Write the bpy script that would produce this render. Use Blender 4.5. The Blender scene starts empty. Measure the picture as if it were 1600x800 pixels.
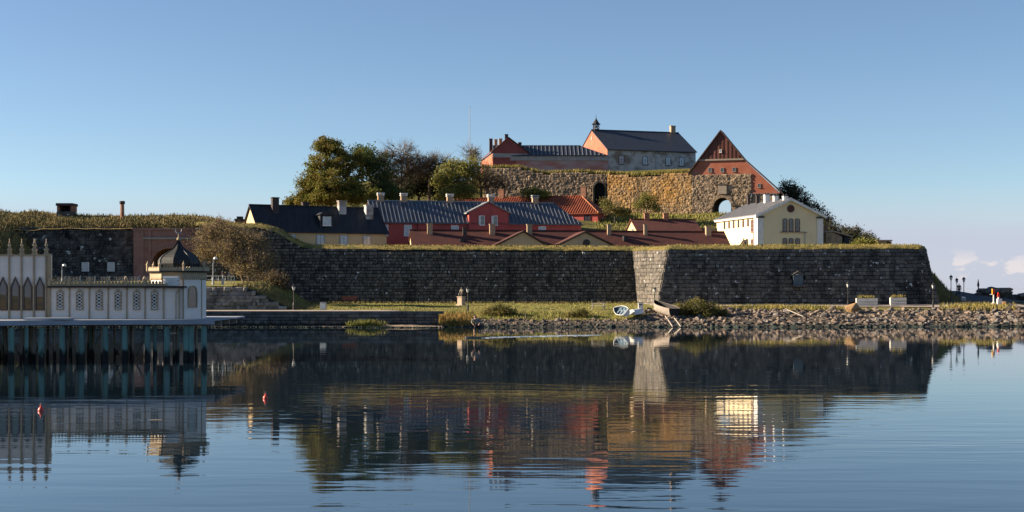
import bpy, math, random
from math import sin, cos, pi, sqrt, radians
from mathutils import Vector, Matrix, noise
R = random.Random(7)
scene = bpy.context.scene
COL = scene.collection

# ------------------------------------------------------------------ camera, sky, sun, exposure
F, HC, HOR = 2200.0, 4.5, 450.0            # focal length in photo pixels, eye height, horizon row
cam_d = bpy.data.cameras.new('camera'); cam = bpy.data.objects.new('camera', cam_d); COL.objects.link(cam)
cam.location = (0, 0, HC); cam.rotation_euler = (pi/2, 0, 0)
cam_d.sensor_width = 36; cam_d.lens = 36*F/1600; cam_d.shift_y = 50/1600
cam_d.clip_start = 0.5; cam_d.clip_end = 60000
scene.camera = cam
SUN_EL, SUN_AZ = radians(20), radians(5)   # azimuth: degrees behind the picture plane, sun on the -X side
sun_dir = Vector((-cos(SUN_AZ)*cos(SUN_EL), sin(SUN_AZ)*cos(SUN_EL), sin(SUN_EL)))
sd = bpy.data.lights.new('sun', 'SUN'); sd.energy = 5.0; sd.angle = radians(0.5); sd.color = (1.0, 0.83, 0.62)
sun = bpy.data.objects.new('sun', sd); COL.objects.link(sun)
sun.rotation_euler = (-sun_dir).to_track_quat('-Z', 'Y').to_euler(); sun.location = (-60, 40, 80)
world = bpy.data.worlds.new('World'); scene.world = world; world.use_nodes = True
wn, wl = world.node_tree.nodes, world.node_tree.links
bg = wn['Background']; bg.inputs['Strength'].default_value = 0.051
sky = wn.new('ShaderNodeTexSky'); sky.sky_type = 'NISHITA'; sky.sun_disc = False
sky.sun_elevation = SUN_EL; sky.sun_rotation = math.atan2(sun_dir.x, sun_dir.y)
sky.air_density = 0.74; sky.dust_density = 0.15; sky.ozone_density = 2.3
def wnode(t, **k):
    n = wn.new(t)
    for a, b in k.items(): setattr(n, a, b)
    return n
tc = wnode('ShaderNodeTexCoord'); sep = wnode('ShaderNodeSeparateXYZ'); wl.new(tc.outputs['Generated'], sep.inputs[0])
def cloud(scale, det, lo, hi, e0, e1, e2, e3, amt):
    mp = wnode('ShaderNodeMapping'); mp.inputs['Scale'].default_value = scale; wl.new(tc.outputs['Generated'], mp.inputs[0])
    nz = wnode('ShaderNodeTexNoise'); nz.inputs['Scale'].default_value = 1; nz.inputs['Detail'].default_value = det
    wl.new(mp.outputs[0], nz.inputs['Vector'])
    r = wnode('ShaderNodeMapRange', interpolation_type='SMOOTHSTEP'); r.inputs[1].default_value = lo; r.inputs[2].default_value = hi
    wl.new(nz.outputs['Fac'], r.inputs[0])
    a = wnode('ShaderNodeMapRange', interpolation_type='SMOOTHSTEP'); a.inputs[1].default_value = e0; a.inputs[2].default_value = e1; wl.new(sep.outputs['Z'], a.inputs[0])
    b = wnode('ShaderNodeMapRange', interpolation_type='SMOOTHSTEP'); b.inputs[1].default_value = e2; b.inputs[2].default_value = e3; b.inputs[3].default_value = 1; b.inputs[4].default_value = 0; wl.new(sep.outputs['Z'], b.inputs[0])
    m1 = wnode('ShaderNodeMath', operation='MULTIPLY'); wl.new(a.outputs[0], m1.inputs[0]); wl.new(b.outputs[0], m1.inputs[1])
    m2 = wnode('ShaderNodeMath', operation='MULTIPLY'); wl.new(m1.outputs[0], m2.inputs[0]); wl.new(r.outputs[0], m2.inputs[1])
    m3 = wnode('ShaderNodeMath', operation='MULTIPLY'); wl.new(m2.outputs[0], m3.inputs[0]); m3.inputs[1].default_value = amt
    return m3.outputs[0]
def mixw(fac, a, col):
    m = wnode('ShaderNodeMix', data_type='RGBA'); wl.new(fac, m.inputs[0]); wl.new(a, m.inputs[6]); m.inputs[7].default_value = (*col, 1); return m.outputs[2]
c = mixw(cloud((4, 4, 34), 5, .22, .50, -.01, .0, .028, .075, .85), sky.outputs[0], (3.9, 4.1, 5.1))
c = mixw(cloud((42, 42, 75), 6, .50, .58, .002, .010, .014, .030, .8), c, (6.0, 5.5, 5.5))
wl.new(c, bg.inputs[0])
vs = scene.view_settings; vs.view_transform = 'Standard'; vs.look = 'None'; vs.gamma = 1; vs.exposure = 1.48; vs.use_curve_mapping = False
scene.render.engine = 'CYCLES'; scene.cycles.use_denoising = True
scene.cycles.max_bounces = 6; scene.cycles.glossy_bounces = 3; scene.cycles.diffuse_bounces = 3; scene.cycles.caustics_reflective = False

# ------------------------------------------------------------------ helpers
def X(px, d): return (px-800)/F*d
def Z(py, d): return HC+(HOR-py)/F*d
def P(px, py, d): return Vector((X(px, d), d, Z(py, d)))
def lerp(a, b, t): return a+(b-a)*t
def clamp(t): return 0.0 if t < 0 else 1.0 if t > 1 else t
def smooth(t): t = clamp(t); return t*t*(3-2*t)
def interp(pts, x):
    if x <= pts[0][0]: return pts[0][1]
    for (a, va), (b, vb) in zip(pts, pts[1:]):
        if x <= b: return lerp(va, vb, (x-a)/(b-a))
    return pts[-1][1]
def nz3(x, y, z=0.0): return noise.noise(Vector((x, y, z)))

MATS = {}
def mat(name, c1, c2=None, scale=3.0, stretch=(1, 1, 1), rough=.85, bump=0.0, bscale=12.0, bdist=.03, island=0.0, objrand=0.0, spec=.25,
        spots=None, metal=0.0, brick=None, band=None, lo=.35, hi=.65, layer=None):
    if name in MATS: return MATS[name]
    m = bpy.data.materials.new(name); m.use_nodes = True; MATS[name] = m
    n, l = m.node_tree.nodes, m.node_tree.links; b = n['Principled BSDF']
    b.inputs['Roughness'].default_value = rough; b.inputs['Specular IOR Level'].default_value = spec; b.inputs['Metallic'].default_value = metal
    geo = n.new('ShaderNodeNewGeometry')
    def rgb(c): q = n.new('ShaderNodeRGB'); q.outputs[0].default_value = (*c, 1); return q.outputs[0]
    def mix(f, a, c, mode='MIX'):
        q = n.new('ShaderNodeMix'); q.data_type = 'RGBA'; q.blend_type = mode
        if isinstance(f, float): q.inputs[0].default_value = f
        else: l.new(f, q.inputs[0])
        l.new(a, q.inputs[6]); l.new(c, q.inputs[7]); return q.outputs[2]
    def nzt(sc, st, det=5):
        mp = n.new('ShaderNodeMapping'); mp.inputs['Scale'].default_value = st; l.new(geo.outputs['Position'], mp.inputs[0])
        q = n.new('ShaderNodeTexNoise'); q.inputs['Scale'].default_value = sc; q.inputs['Detail'].default_value = det; l.new(mp.outputs[0], q.inputs['Vector']); return q.outputs['Fac']
    def rng(v, a, c, x=0., y=1.):
        q = n.new('ShaderNodeMapRange'); q.inputs[1].default_value = a; q.inputs[2].default_value = c; q.inputs[3].default_value = x; q.inputs[4].default_value = y; l.new(v, q.inputs[0]); return q.outputs[0]
    col = rgb(c1)
    if brick:
        mp = n.new('ShaderNodeMapping'); mp.inputs['Rotation'].default_value = (pi/2, 0, 0); l.new(geo.outputs['Position'], mp.inputs[0])
        q = n.new('ShaderNodeTexBrick'); q.inputs['Scale'].default_value = 1; q.inputs['Brick Width'].default_value = brick[0]; q.inputs['Row Height'].default_value = brick[1]; q.inputs['Mortar Size'].default_value = brick[2]
        q.inputs['Color1'].default_value = (*c1, 1); q.inputs['Color2'].default_value = (*brick[3], 1); q.inputs['Mortar'].default_value = (*brick[4], 1)
        l.new(mp.outputs[0], q.inputs['Vector']); col = q.outputs['Color']
    if c2: col = mix(rng(nzt(scale, stretch), lo, hi), col, rgb(c2))
    if layer: # (colour, scale, stretch, lo, hi)
        for ly in layer: col = mix(rng(nzt(ly[1], ly[2]), ly[3], ly[4]), col, rgb(ly[0]))
    if band:  # real colour change with height: list of (z0, z1, colour below)
        sp = n.new('ShaderNodeSeparateXYZ'); l.new(geo.outputs['Position'], sp.inputs[0])
        ad = n.new('ShaderNodeMath'); l.new(sp.outputs['Z'], ad.inputs[0]); l.new(rng(nzt(2.5, (1, 1, .5)), .3, .7, -.3, .3), ad.inputs[1])
        col = mix(rng(ad.outputs[0], band[0], band[1], 1., 0.), col, rgb(band[2]))
    if spots:
        col = mix(rng(nzt(spots[0], (1, 1, 1), 2), spots[1], spots[1]+.035), col, rgb(spots[2]))
    if island:
        col = mix(1.0, col, rng_rgb(n, l, geo.outputs['Random Per Island'], 1-island, 1+island), 'MULTIPLY')
    if objrand:
        oi = n.new('ShaderNodeObjectInfo'); col = mix(1.0, col, rng_rgb(n, l, oi.outputs['Random'], 1-objrand, 1+objrand), 'MULTIPLY')
    l.new(col, b.inputs['Base Color'])
    if bump:
        bp = n.new('ShaderNodeBump'); bp.inputs['Strength'].default_value = bump; bp.inputs['Distance'].default_value = bdist
        l.new(nzt(bscale, (1, 1, 1), 6), bp.inputs['Height']); l.new(bp.outputs[0], b.inputs['Normal'])
    return m
def rng_rgb(n, l, v, a, c):
    q = n.new('ShaderNodeMapRange'); q.inputs[3].default_value = a; q.inputs[4].default_value = c; l.new(v, q.inputs[0]); return q.outputs[0]
def leafmat(name, a, b_, var=.35):
    m = mat(name, a, b_, scale=.5, rough=.7, island=var, spec=.15)
    n, l = m.node_tree.nodes, m.node_tree.links; b = n['Principled BSDF']
    t = n.new('ShaderNodeBsdfTranslucent'); mx = n.new('ShaderNodeMixShader'); mx.inputs[0].default_value = .4
    l.new(b.inputs['Base Color'].links[0].from_socket, t.inputs[0]); l.new(b.outputs[0], mx.inputs[1]); l.new(t.outputs[0], mx.inputs[2]); l.new(mx.outputs[0], n['Material Output'].inputs[0])
    return m
def glassmat(name, col, rough=.04):
    return mat(name, col, rough=rough, spec=1.0)

class MB:
    def __init__(s): s.v = []; s.f = []
    def add(s, vs, fs):
        o = len(s.v); s.v += [tuple(p) for p in vs]; s.f += [tuple(i+o for i in f) for f in fs]; return s
    def box(s, x0, x1, y0, y1, z0, z1):
        return s.add([(x0,y0,z0),(x1,y0,z0),(x1,y1,z0),(x0,y1,z0),(x0,y0,z1),(x1,y0,z1),(x1,y1,z1),(x0,y1,z1)],
                     [(0,3,2,1),(4,5,6,7),(0,1,5,4),(1,2,6,5),(2,3,7,6),(3,0,4,7)])
    def quad(s, a, b, c, d): return s.add([a, b, c, d], [(0, 1, 2, 3)])
    def prism(s, pts, vec):
        n = len(pts); vec = Vector(vec); q = [Vector(p) for p in pts]
        return s.add(q+[p+vec for p in q], [tuple(range(n-1, -1, -1)), tuple(range(n, 2*n))]+[(i, (i+1) % n, n+(i+1) % n, n+i) for i in range(n)])
    def tube(s, p0, p1, r0, r1, n=6, caps=True):
        p0, p1 = Vector(p0), Vector(p1); d = (p1-p0)
        if d.length < 1e-6: return s
        d.normalize(); a = d.orthogonal().normalized(); b = d.cross(a)
        vs = [p0+(a*cos(2*pi*i/n)+b*sin(2*pi*i/n))*r0 for i in range(n)]+[p1+(a*cos(2*pi*i/n)+b*sin(2*pi*i/n))*r1 for i in range(n)]
        fs = [(i, (i+1) % n, n+(i+1) % n, n+i) for i in range(n)]
        if caps: fs += [tuple(range(n-1, -1, -1)), tuple(range(n, 2*n))]
        return s.add(vs, fs)
    def path(s, pts, r, n=6):
        for i, (a, b) in enumerate(zip(pts, pts[1:])):
            ra, rb = (r[i], r[i+1]) if isinstance(r, (list, tuple)) else (r, r)
            s.tube(a, b, ra, rb, n)
        return s
    def lathe(s, prof, n=16, c=(0, 0, 0), rot=0.0):
        vs = []; k = len(prof)
        for r, z in prof:
            vs += [(c[0]+r*cos(2*pi*i/n+rot), c[1]+r*sin(2*pi*i/n+rot), c[2]+z) for i in range(n)]
        fs = [(j*n+i, j*n+(i+1) % n, (j+1)*n+(i+1) % n, (j+1)*n+i) for j in range(k-1) for i in range(n)]
        fs += [tuple(range(n-1, -1, -1)), tuple(range((k-1)*n, k*n))]
        return s.add(vs, fs)
    def xf(s, m): s.v = [tuple(m @ Vector(p)) for p in s.v]; return s
    def mesh(s, name, m=None):
        me = bpy.data.meshes.new(name); me.from_pydata(s.v, [], s.f); me.update()
        if m: me.materials.append(m)
        return me
    def build(s, name, m, parent=None, kind=None, smooth_=False, label=None, cat=None, group=None):
        o = bpy.data.objects.new(name, s.mesh(name, m)); COL.objects.link(o)
        if parent: o.parent = parent
        if smooth_: o.data.polygons.foreach_set('use_smooth', [True]*len(o.data.polygons))
        return tag(o, label, cat, group, kind)
def tag(o, label=None, cat=None, group=None, kind=None):
    for k, v in (('label', label), ('category', cat), ('group', group), ('kind', kind)):
        if v: o[k] = v
    return o
def thing(name, label, cat, loc=(0, 0, 0), rz=0.0, group=None):
    o = bpy.data.objects.new(name, None); COL.objects.link(o); o.location = loc; o.rotation_euler = (0, 0, rz); o.empty_display_size = .3
    return tag(o, label, cat, group)
def inst(name, me, mtx, parent=None):
    o = bpy.data.objects.new(name, me); COL.objects.link(o)
    if parent: o.parent = parent
    o.matrix_local = mtx; return o

# ------------------------------------------------------------------ materials
STONE = mat('rampart_stone', (.068, .063, .058), (.15, .13, .107), scale=1.6, rough=.92, bump=.6, bscale=7, bdist=.05, island=.46,
            layer=[((.032, .031, .03), .35, (1.2, 1.2, .16), .54, .68)], spots=(2.0, .67, (.5, .5, .48)))
MORTAR = mat('dark_joint', (.026, .025, .024), rough=1)
RUBBLE = mat('castle_rubble', (.2, .15, .105), (.34, .25, .165), scale=1.1, rough=.95, bump=.7, bscale=6, bdist=.08, island=.45)
LICHEN = mat('lichen_rubble', (.29, .205, .12), (.4, .215, .06), scale=.3, lo=.36, hi=.72, rough=.95, bump=.7, bscale=6, bdist=.08, island=.4)
OLDWALL = mat('old_wall_stone', (.05, .05, .048), (.11, .105, .1), scale=1.2, rough=.95, bump=.7, bscale=5, island=.4,
              layer=[((.03, .03, .032), .4, (1, 1, .2), .5, .65)], spots=(1.3, .655, (.45, .45, .42)))
QUAY = mat('quay_stone', (.075, .07, .067), (.14, .13, .12), scale=1.3, rough=.9, bump=.5, bscale=7, island=.2, objrand=.25, band=(.35, .6, (.03, .035, .03)))
FIELD = mat('fieldstone', (.13, .12, .108), (.25, .225, .205), scale=1.0, rough=.92, bump=.5, bscale=8, objrand=.35, layer=[((.1, .12, .06), .5, (1, 1, 1), .58, .7)])
ROCKM = [mat('rock_brown', (.09, .066, .05), (.22, .165, .125), scale=1.8, rough=.9, bump=.6, bscale=9, objrand=.35, band=(.22, .42, (.025, .033, .028))),
         mat('rock_grey', (.075, .066, .06), (.19, .165, .145), scale=1.8, rough=.9, bump=.6, bscale=9, objrand=.35, band=(.22, .42, (.02, .03, .028))),
         mat('rock_mixed', (.085, .065, .052), (.21, .165, .13), scale=1.8, rough=.9, bump=.6, bscale=9, island=.4, band=(.22, .42, (.02, .03, .028)))]
GRASS = mat('lawn_grass', (.16, .155, .03), (.25, .205, .06), scale=.35, rough=.95, bump=.9, bscale=9, bdist=.08, layer=[((.07, .1, .015), .9, (1, 1, 1), .5, .75)])
DRY = mat('dry_grass_ground', (.22, .17, .05), (.3, .225, .075), scale=.5, rough=.95, bump=.9, bscale=7, bdist=.12, layer=[((.1, .1, .03), .4, (1, 1, 1), .5, .65)])
BLADE = mat('straw_blades', (.3, .235, .07), (.16, .15, .03), scale=.35, rough=.8, island=.45)
BLADE2 = mat('brown_blades', (.23, .175, .075), (.14, .125, .045), scale=.3, rough=.85, island=.5)
BLADE3 = mat('lawn_blades', (.16, .17, .03), (.25, .21, .055), scale=.4, rough=.8, island=.35)
PATHM = mat('gravel_path', (.3, .25, .21), (.36, .3, .25), scale=2, rough=.95, bump=.4, bscale=20)
ASPH = mat('asphalt', (.06, .06, .065), (.085, .085, .09), scale=1, rough=.9, bump=.3, bscale=25)
SAND = mat('shore_sand', (.32, .24, .17), (.22, .17, .12), scale=1.5, rough=.95, bump=.6, bscale=10)
BARK = mat('bark', (.075, .06, .045), (.13, .105, .08), scale=4, rough=.95, bump=.5, bscale=15)
BARK_L = mat('pale_bark', (.16, .12, .09), (.24, .18, .13), scale=4, rough=.95)
REDP = mat('red_plaster', (.4, .08, .072), (.46, .105, .09), scale=.8, rough=.9, bump=.15, bscale=8, layer=[((.32, .08, .072), .5, (1, 1, .4), .55, .75)])
REDC = mat('castle_red_plaster', (.34, .11, .065), (.41, .145, .09), scale=.7, rough=.9, bump=.15, bscale=8, layer=[((.3, .16, .13), .4, (1, 1, .6), .55, .72)])
REDW = mat('castle_worn_plaster', (.4, .16, .13), (.42, .32, .3), scale=.25, stretch=(.6, .6, 2), rough=.9, lo=.42, hi=.6)
GREYP = mat('castle_grey_plaster', (.5, .48, .45), (.4, .385, .365), scale=.5, rough=.92, bump=.2, bscale=6, layer=[((.22, .175, .14), .28, (1, 1, 2.2), .52, .62), ((.3, .25, .21), 1.4, (1, 1, 1), .56, .66)])
CREAM = mat('cream_plaster', (.62, .46, .26), (.56, .41, .23), scale=.8, rough=.9)
BUFF = mat('buff_plaster', (.47, .37, .25), (.42, .33, .22), scale=.8, rough=.9)
YELL = mat('yellow_plaster', (.8, .67, .43), (.74, .62, .4), scale=.5, rough=.9, layer=[((.62, .53, .34), .4, (1, 1, .5), .6, .8)])
WHITE = mat('white_paint', (.78, .76, .72), (.68, .66, .62), scale=2, rough=.6)
TAR = mat('tarred_roof', (.018, .02, .024), (.035, .036, .04), scale=1.5, stretch=(3, .3, .3), rough=.62, bump=.4, bscale=9)
METAL = mat('black_sheet_roof', (.04, .047, .06), (.085, .095, .115), scale=.9, stretch=(1.5, .35, .35), rough=.42, spec=.6, bump=.1, bscale=4)
METALC = mat('dark_slate_roof', (.022, .028, .04), (.035, .042, .055), scale=2, rough=.5, spec=.4, bump=.35, bscale=10)
TILE = mat('clay_tile', (.3, .085, .04), (.22, .06, .032), scale=1.2, rough=.85, bump=.5, bscale=9)
TILED = mat('aged_clay_tile', (.11, .038, .03), (.075, .031, .027), scale=1.1, rough=.88, bump=.5, bscale=9)
RIDGE = mat('ridge_tile', (.42, .17, .09), (.32, .12, .06), scale=3, rough=.85)
GREYR = mat('grey_sheet_roof', (.2, .2, .215), (.25, .25, .26), scale=.8, rough=.5, spec=.4)
BRICK = mat('chimney_brick', (.3, .16, .1), (.22, .1, .07), scale=3, rough=.92, bump=.4, bscale=14)
BRICKY = mat('pale_chimney', (.4, .29, .19), (.34, .24, .16), scale=3, rough=.92)
BRICKD = mat('sooty_chimney', (.08, .06, .055), (.05, .045, .045), scale=3, rough=.95)
GATEB = mat('gate_brick', (.3, .125, .1), (.2, .1, .085), scale=.7, rough=.92, bump=.4, bscale=12, brick=(.5, .16, .03, (.36, .155, .125), (.25, .19, .17)), lo=.5, hi=.75)
DARKW = mat('opening_shade', (.012, .011, .011), rough=1)  # near-black colour stands in for the shade inside openings
WOODR = mat('red_board', (.17, .068, .052), (.12, .05, .042), scale=2, stretch=(3, 3, .3), rough=.85, objrand=.22)
TRIMW = mat('weathered_trim', (.35, .29, .23), (.28, .23, .18), scale=3, rough=.85)
BROWNW = mat('brown_window_wood', (.085, .03, .028), rough=.6)
GLASS = glassmat('window_glass', (.05, .06, .075))
GLASSL = glassmat('pale_glass', (.33, .37, .42), .15)  # even pale blue-grey pane colour
IRON = mat('black_iron', (.02, .02, .022), rough=.5, spec=.4)
GREYI = mat('grey_metal', (.35, .36, .37), rough=.5)
LAMPG = mat('lantern_glass', (.7, .7, .66), rough=.25, spec=.6)
# bathhouse
SIDE = mat('bath_siding', (.86, .77, .69), (.8, .71, .63), scale=1.5, stretch=(.3, 1, 2), rough=.65)
BTRIM = mat('bath_trim', (.42, .32, .2), (.36, .27, .17), scale=4, rough=.7)
BEAM = mat('bath_deck_wood', (.36, .38, .42), (.27, .29, .33), scale=2.5, stretch=(.4, 1, 1), rough=.8, bump=.3, bscale=12)
DOMEM = mat('dome_sheet', (.018, .018, .018), (.035, .036, .035), scale=2.5, rough=.62, spec=.35)
TEAL = mat('teal_pile', (.16, .3, .265), (.11, .19, .175), scale=2, stretch=(1, 1, .3), rough=.7, band=(.5, .85, (.012, .014, .013)))
PILE = mat('wood_pile', (.34, .28, .22), (.22, .18, .15), scale=3, stretch=(1, 1, .2), rough=.85, band=(.4, .75, (.015, .014, .013)))
BATHG = glassmat('bath_glass', (.03, .04, .05), .01)

# ------------------------------------------------------------------ water, ground
def watermat():
    m = bpy.data.materials.new('water'); m.use_nodes = True; n, l = m.node_tree.nodes, m.node_tree.links; b = n['Principled BSDF']
    b.inputs['Base Color'].default_value = (.006, .015, .024, 1); b.inputs['Roughness'].default_value = .015; b.inputs['IOR'].default_value = 1.42
    geo = n.new('ShaderNodeNewGeometry')
    def wv(st, sc, det, dist=0.0):
        mp = n.new('ShaderNodeMapping'); mp.inputs['Scale'].default_value = st; l.new(geo.outputs['Position'], mp.inputs[0])
        q = n.new('ShaderNodeTexNoise'); q.inputs['Scale'].default_value = sc; q.inputs['Detail'].default_value = det; q.inputs['Distortion'].default_value = dist
        l.new(mp.outputs[0], q.inputs['Vector']); return q.outputs['Fac']
    def math_(op, a, c):
        q = n.new('ShaderNodeMath'); q.operation = op
        for i, v in enumerate((a, c)):
            if isinstance(v, float): q.inputs[i].default_value = v
            else: l.new(v, q.inputs[i])
        return q.outputs[0]
    # breeze patches: calm in the lee of the rampart, more ripple in the open harbour
    sp = n.new('ShaderNodeSeparateXYZ'); l.new(geo.outputs['Position'], sp.inputs[0])
    r = n.new('ShaderNodeMapRange'); r.interpolation_type = 'SMOOTHSTEP'; r.inputs[1].default_value = 40; r.inputs[2].default_value = 90; r.inputs[3].default_value = 1.0; r.inputs[4].default_value = .3
    l.new(sp.outputs['Y'], r.inputs[0])
    far = n.new('ShaderNodeMapRange'); far.inputs[1].default_value = 190; far.inputs[2].default_value = 400; far.inputs[3].default_value = 0; far.inputs[4].default_value = 3.0; l.new(sp.outputs['Y'], far.inputs[0])
    patch = n.new('ShaderNodeMapRange'); patch.inputs[1].default_value = .35; patch.inputs[2].default_value = .65; patch.inputs[3].default_value = .3; patch.inputs[4].default_value = 1.5; l.new(wv((.02, .07, 1), 1, 2), patch.inputs[0])
    h = math_('ADD', math_('MULTIPLY', wv((.2, .8, 1), 1.0, 2.0, .5), .0125), math_('MULTIPLY', wv((.8, 3.2, 1), 1.0, 2.0), .0022))
    amp = math_('MULTIPLY', math_('ADD', r.outputs[0], far.outputs[0]), patch.outputs[0])
    bp = n.new('ShaderNodeBump'); bp.inputs['Strength'].default_value = 1; bp.inputs['Distance'].default_value = 1
    l.new(math_('MULTIPLY', h, amp), bp.inputs['Height']); l.new(bp.outputs[0], b.inputs['Normal'])
    return m
WATER = watermat()
MB().quad((-30000, -3000, 0), (30000, -3000, 0), (30000, 40000, 0), (-30000, 40000, 0)).build('water', WATER, kind='structure')

def shore(x): return 161.6+1.2*nz3(x*.06, 3.1)+.5*nz3(x*.3, 9.0)+ (2.0*smooth((x-35)/20))
def gz(x, y):
    s = shore(x); left = 1-smooth((x+14)/5); right = smooth((x-14)/8)
    mid = interp([(s-6, -1.2), (s, -.15), (s+5.5, .95), (s+11, 1.75), (190, 2.5), (240, 2.7)], y)
    rt = interp([(s-6, -1.2), (s, -.15), (s+13.5, 1.95), (190, 2.6), (240, 2.7)], y)
    lf = interp([(162.35, -.9), (162.5, 1.75), (190, 2.5), (240, 2.7)], y)
    z = lerp(lerp(mid, lf, left), rt, right)
    # ramp up to the breakwater beyond the corner of the bastion, then down to the open sea
    if x > 54:
        z = lerp(z, interp([(180, 2.15), (186, 2.4), (216, 4.0), (224, 3.6), (236, -1.5)], y), smooth((x-54)/6)*(1-.999*smooth((x-68)/3))*smooth((y-176)/8))
        if y > 208: z = lerp(z, -1.5, smooth((x-69)/3)*smooth((y-208)/4))
    if x > 84: z = lerp(z, interp([(s-6, -1.2), (s, -.15), (s+13.5, 1.95), (205, 2.6), (216, -1.5), (240, -1.5)], y), smooth((x-84)/10))
    return z
def sheet(name, xs, ys, fn, m, parent=None, kind='structure', **k):
    mb = MB(); nx = len(xs)
    mb.v = [(x, y, fn(x, y)) for y in ys for x in xs]
    mb.f = [(j*nx+i, j*nx+i+1, (j+1)*nx+i+1, (j+1)*nx+i) for j in range(len(ys)-1) for i in range(nx-1)]
    return mb.build(name, m, parent, kind=kind, smooth_=True, **k)
def fr(a, b, st):
    n = max(1, round((b-a)/st)); return [a+(b-a)*i/n for i in range(n+1)]
gy = fr(155, 162.2, .9)+[162.35, 162.5]+fr(163, 178, 1.0)+fr(180, 240, 3)
sheet('ground', fr(-150, -20, 4)+fr(-19, 62, 1.0)+fr(64, 150, 2.5), gy, lambda x, y: gz(x, y)+.1*nz3(x*.5, y*.5)*(1 if y > 164 else .3), GRASS)
sheet('rock_bed', fr(-12, 110, .9), fr(158, 177, .9), lambda x, y: gz(x, y)+(.07 if y < shore(x)+lerp(4.2, 12.6, smooth((x-13)/6)) else -.5)*1.0, mat('gap_shade_soil', (.05, .042, .033), (.09, .075, .055), scale=2, rough=1, bump=.5))  # dark soil sheet; shade in the gaps between rocks is put into its colour
sheet('path', fr(-60, -9, 1.5), fr(162.9, 165.9, 1), lambda x, y: gz(x, y)+.07, PATHM)
sheet('road', fr(19, 66, 1.5), fr(178.2, 188.6, 1.5), lambda x, y: gz(x, y)+.09+.03*nz3(x, y), PATHM)
sheet('ramp_road', fr(61, 69, 1), fr(187.5, 221, 2), lambda x, y: gz(x, y)+.12, ASPH)
sheet('beach', fr(-24, -8, .6), fr(158.6, 162.6, .5), lambda x, y: -.12+.42*smooth((y-159.0-1.2*smooth(abs(x+13)/8))/3.2)+.1*nz3(x, y), SAND)

# fort interior and castle hill
def hill(x, y):
    f = 8+9.5*smooth((y-208)/44)+8*smooth((y-261)/16)
    m = smooth((x+60)/24)*(1-clamp((x-44)/34))
    z = 8+(f-8)*m+.5*nz3(x*.15, y*.15)
    if y > 254: z = lerp(z, min(z, 13.5), smooth((x-35)/3)*(1-smooth((x-45.5)/3))*smooth((y-254)/3))
    lim = 56+(y-196)*.26
    if x > lim: z = lerp(z, 2.3, smooth((x-lim)/6))
    if y > 290: z = lerp(z, -2, clamp((y-290)/20))
    return z
sheet('castle_hill', fr(-120, 110, 2), fr(196, 312, 2), hill, mat('hill_grass', (.085, .09, .022), (.15, .125, .04), scale=.25, rough=.95, bump=.8, bscale=5, bdist=.15))

sheet('slope_bank', fr(55.5, 72, .9), fr(184.5, 199, .9), lambda x, y: lerp(gz(x, y)-.15, hill(x, max(y, 197))+.05, smooth((y-185.5)/10)), MATS['hill_grass'])
# ------------------------------------------------------------------ grass blades
def blades(name, pts, h0, h1, m, parent=None, lean=.35, w=.05, kind='stuff', label=None, cat=None):
    mb = MB()
    for p in pts:
        h = R.uniform(h0, h1); a = R.uniform(0, pi); dx, dy = cos(a)*w, sin(a)*w
        lx, ly = R.gauss(.12, lean)*h, R.gauss(0, lean)*h
        mb.add([(p[0]-dx, p[1]-dy, p[2]-.05), (p[0]+dx, p[1]+dy, p[2]-.05), (p[0]+lx, p[1]+ly, p[2]+h)], [(0, 1, 2)])
    return mb.build(name, m, parent, kind=kind, label=label, cat=cat)

# ------------------------------------------------------------------ block walls
def unit_block(ch=.14, jit=0.0, rnd=None):
    a, b = .5, .5-ch*.5
    f = [(-b, -1, -b), (b, -1, -b), (b, -1, b), (-b, -1, b)]; g = [(-a, -.55, -a), (a, -.55, -a), (a, -.55, a), (-a, -.55, a)]; h = [(-a, 0, -a), (a, 0, -a), (a, 0, a), (-a, 0, a)]
    vs = f+g+h
    if jit: vs = [(x+rnd.uniform(-jit, jit), y+rnd.uniform(-jit, jit)*.8, z+rnd.uniform(-jit, jit)) for x, y, z in vs]
    fs = [(0, 1, 2, 3)]
    for o in (0, 4): fs += [(o+(i+1) % 4, o+i, o+4+i, o+4+(i+1) % 4) for i in range(4)]
    return vs, fs
UB = [unit_block(.14, .05, random.Random(i)) for i in range(5)]
UR = [unit_block(.4, .13, random.Random(40+i)) for i in range(7)]
def block_mesh(name, m, u):
    me = bpy.data.meshes.new(name); me.from_pydata(u[0], [], u[1]); me.materials.append(m); return me
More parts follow.
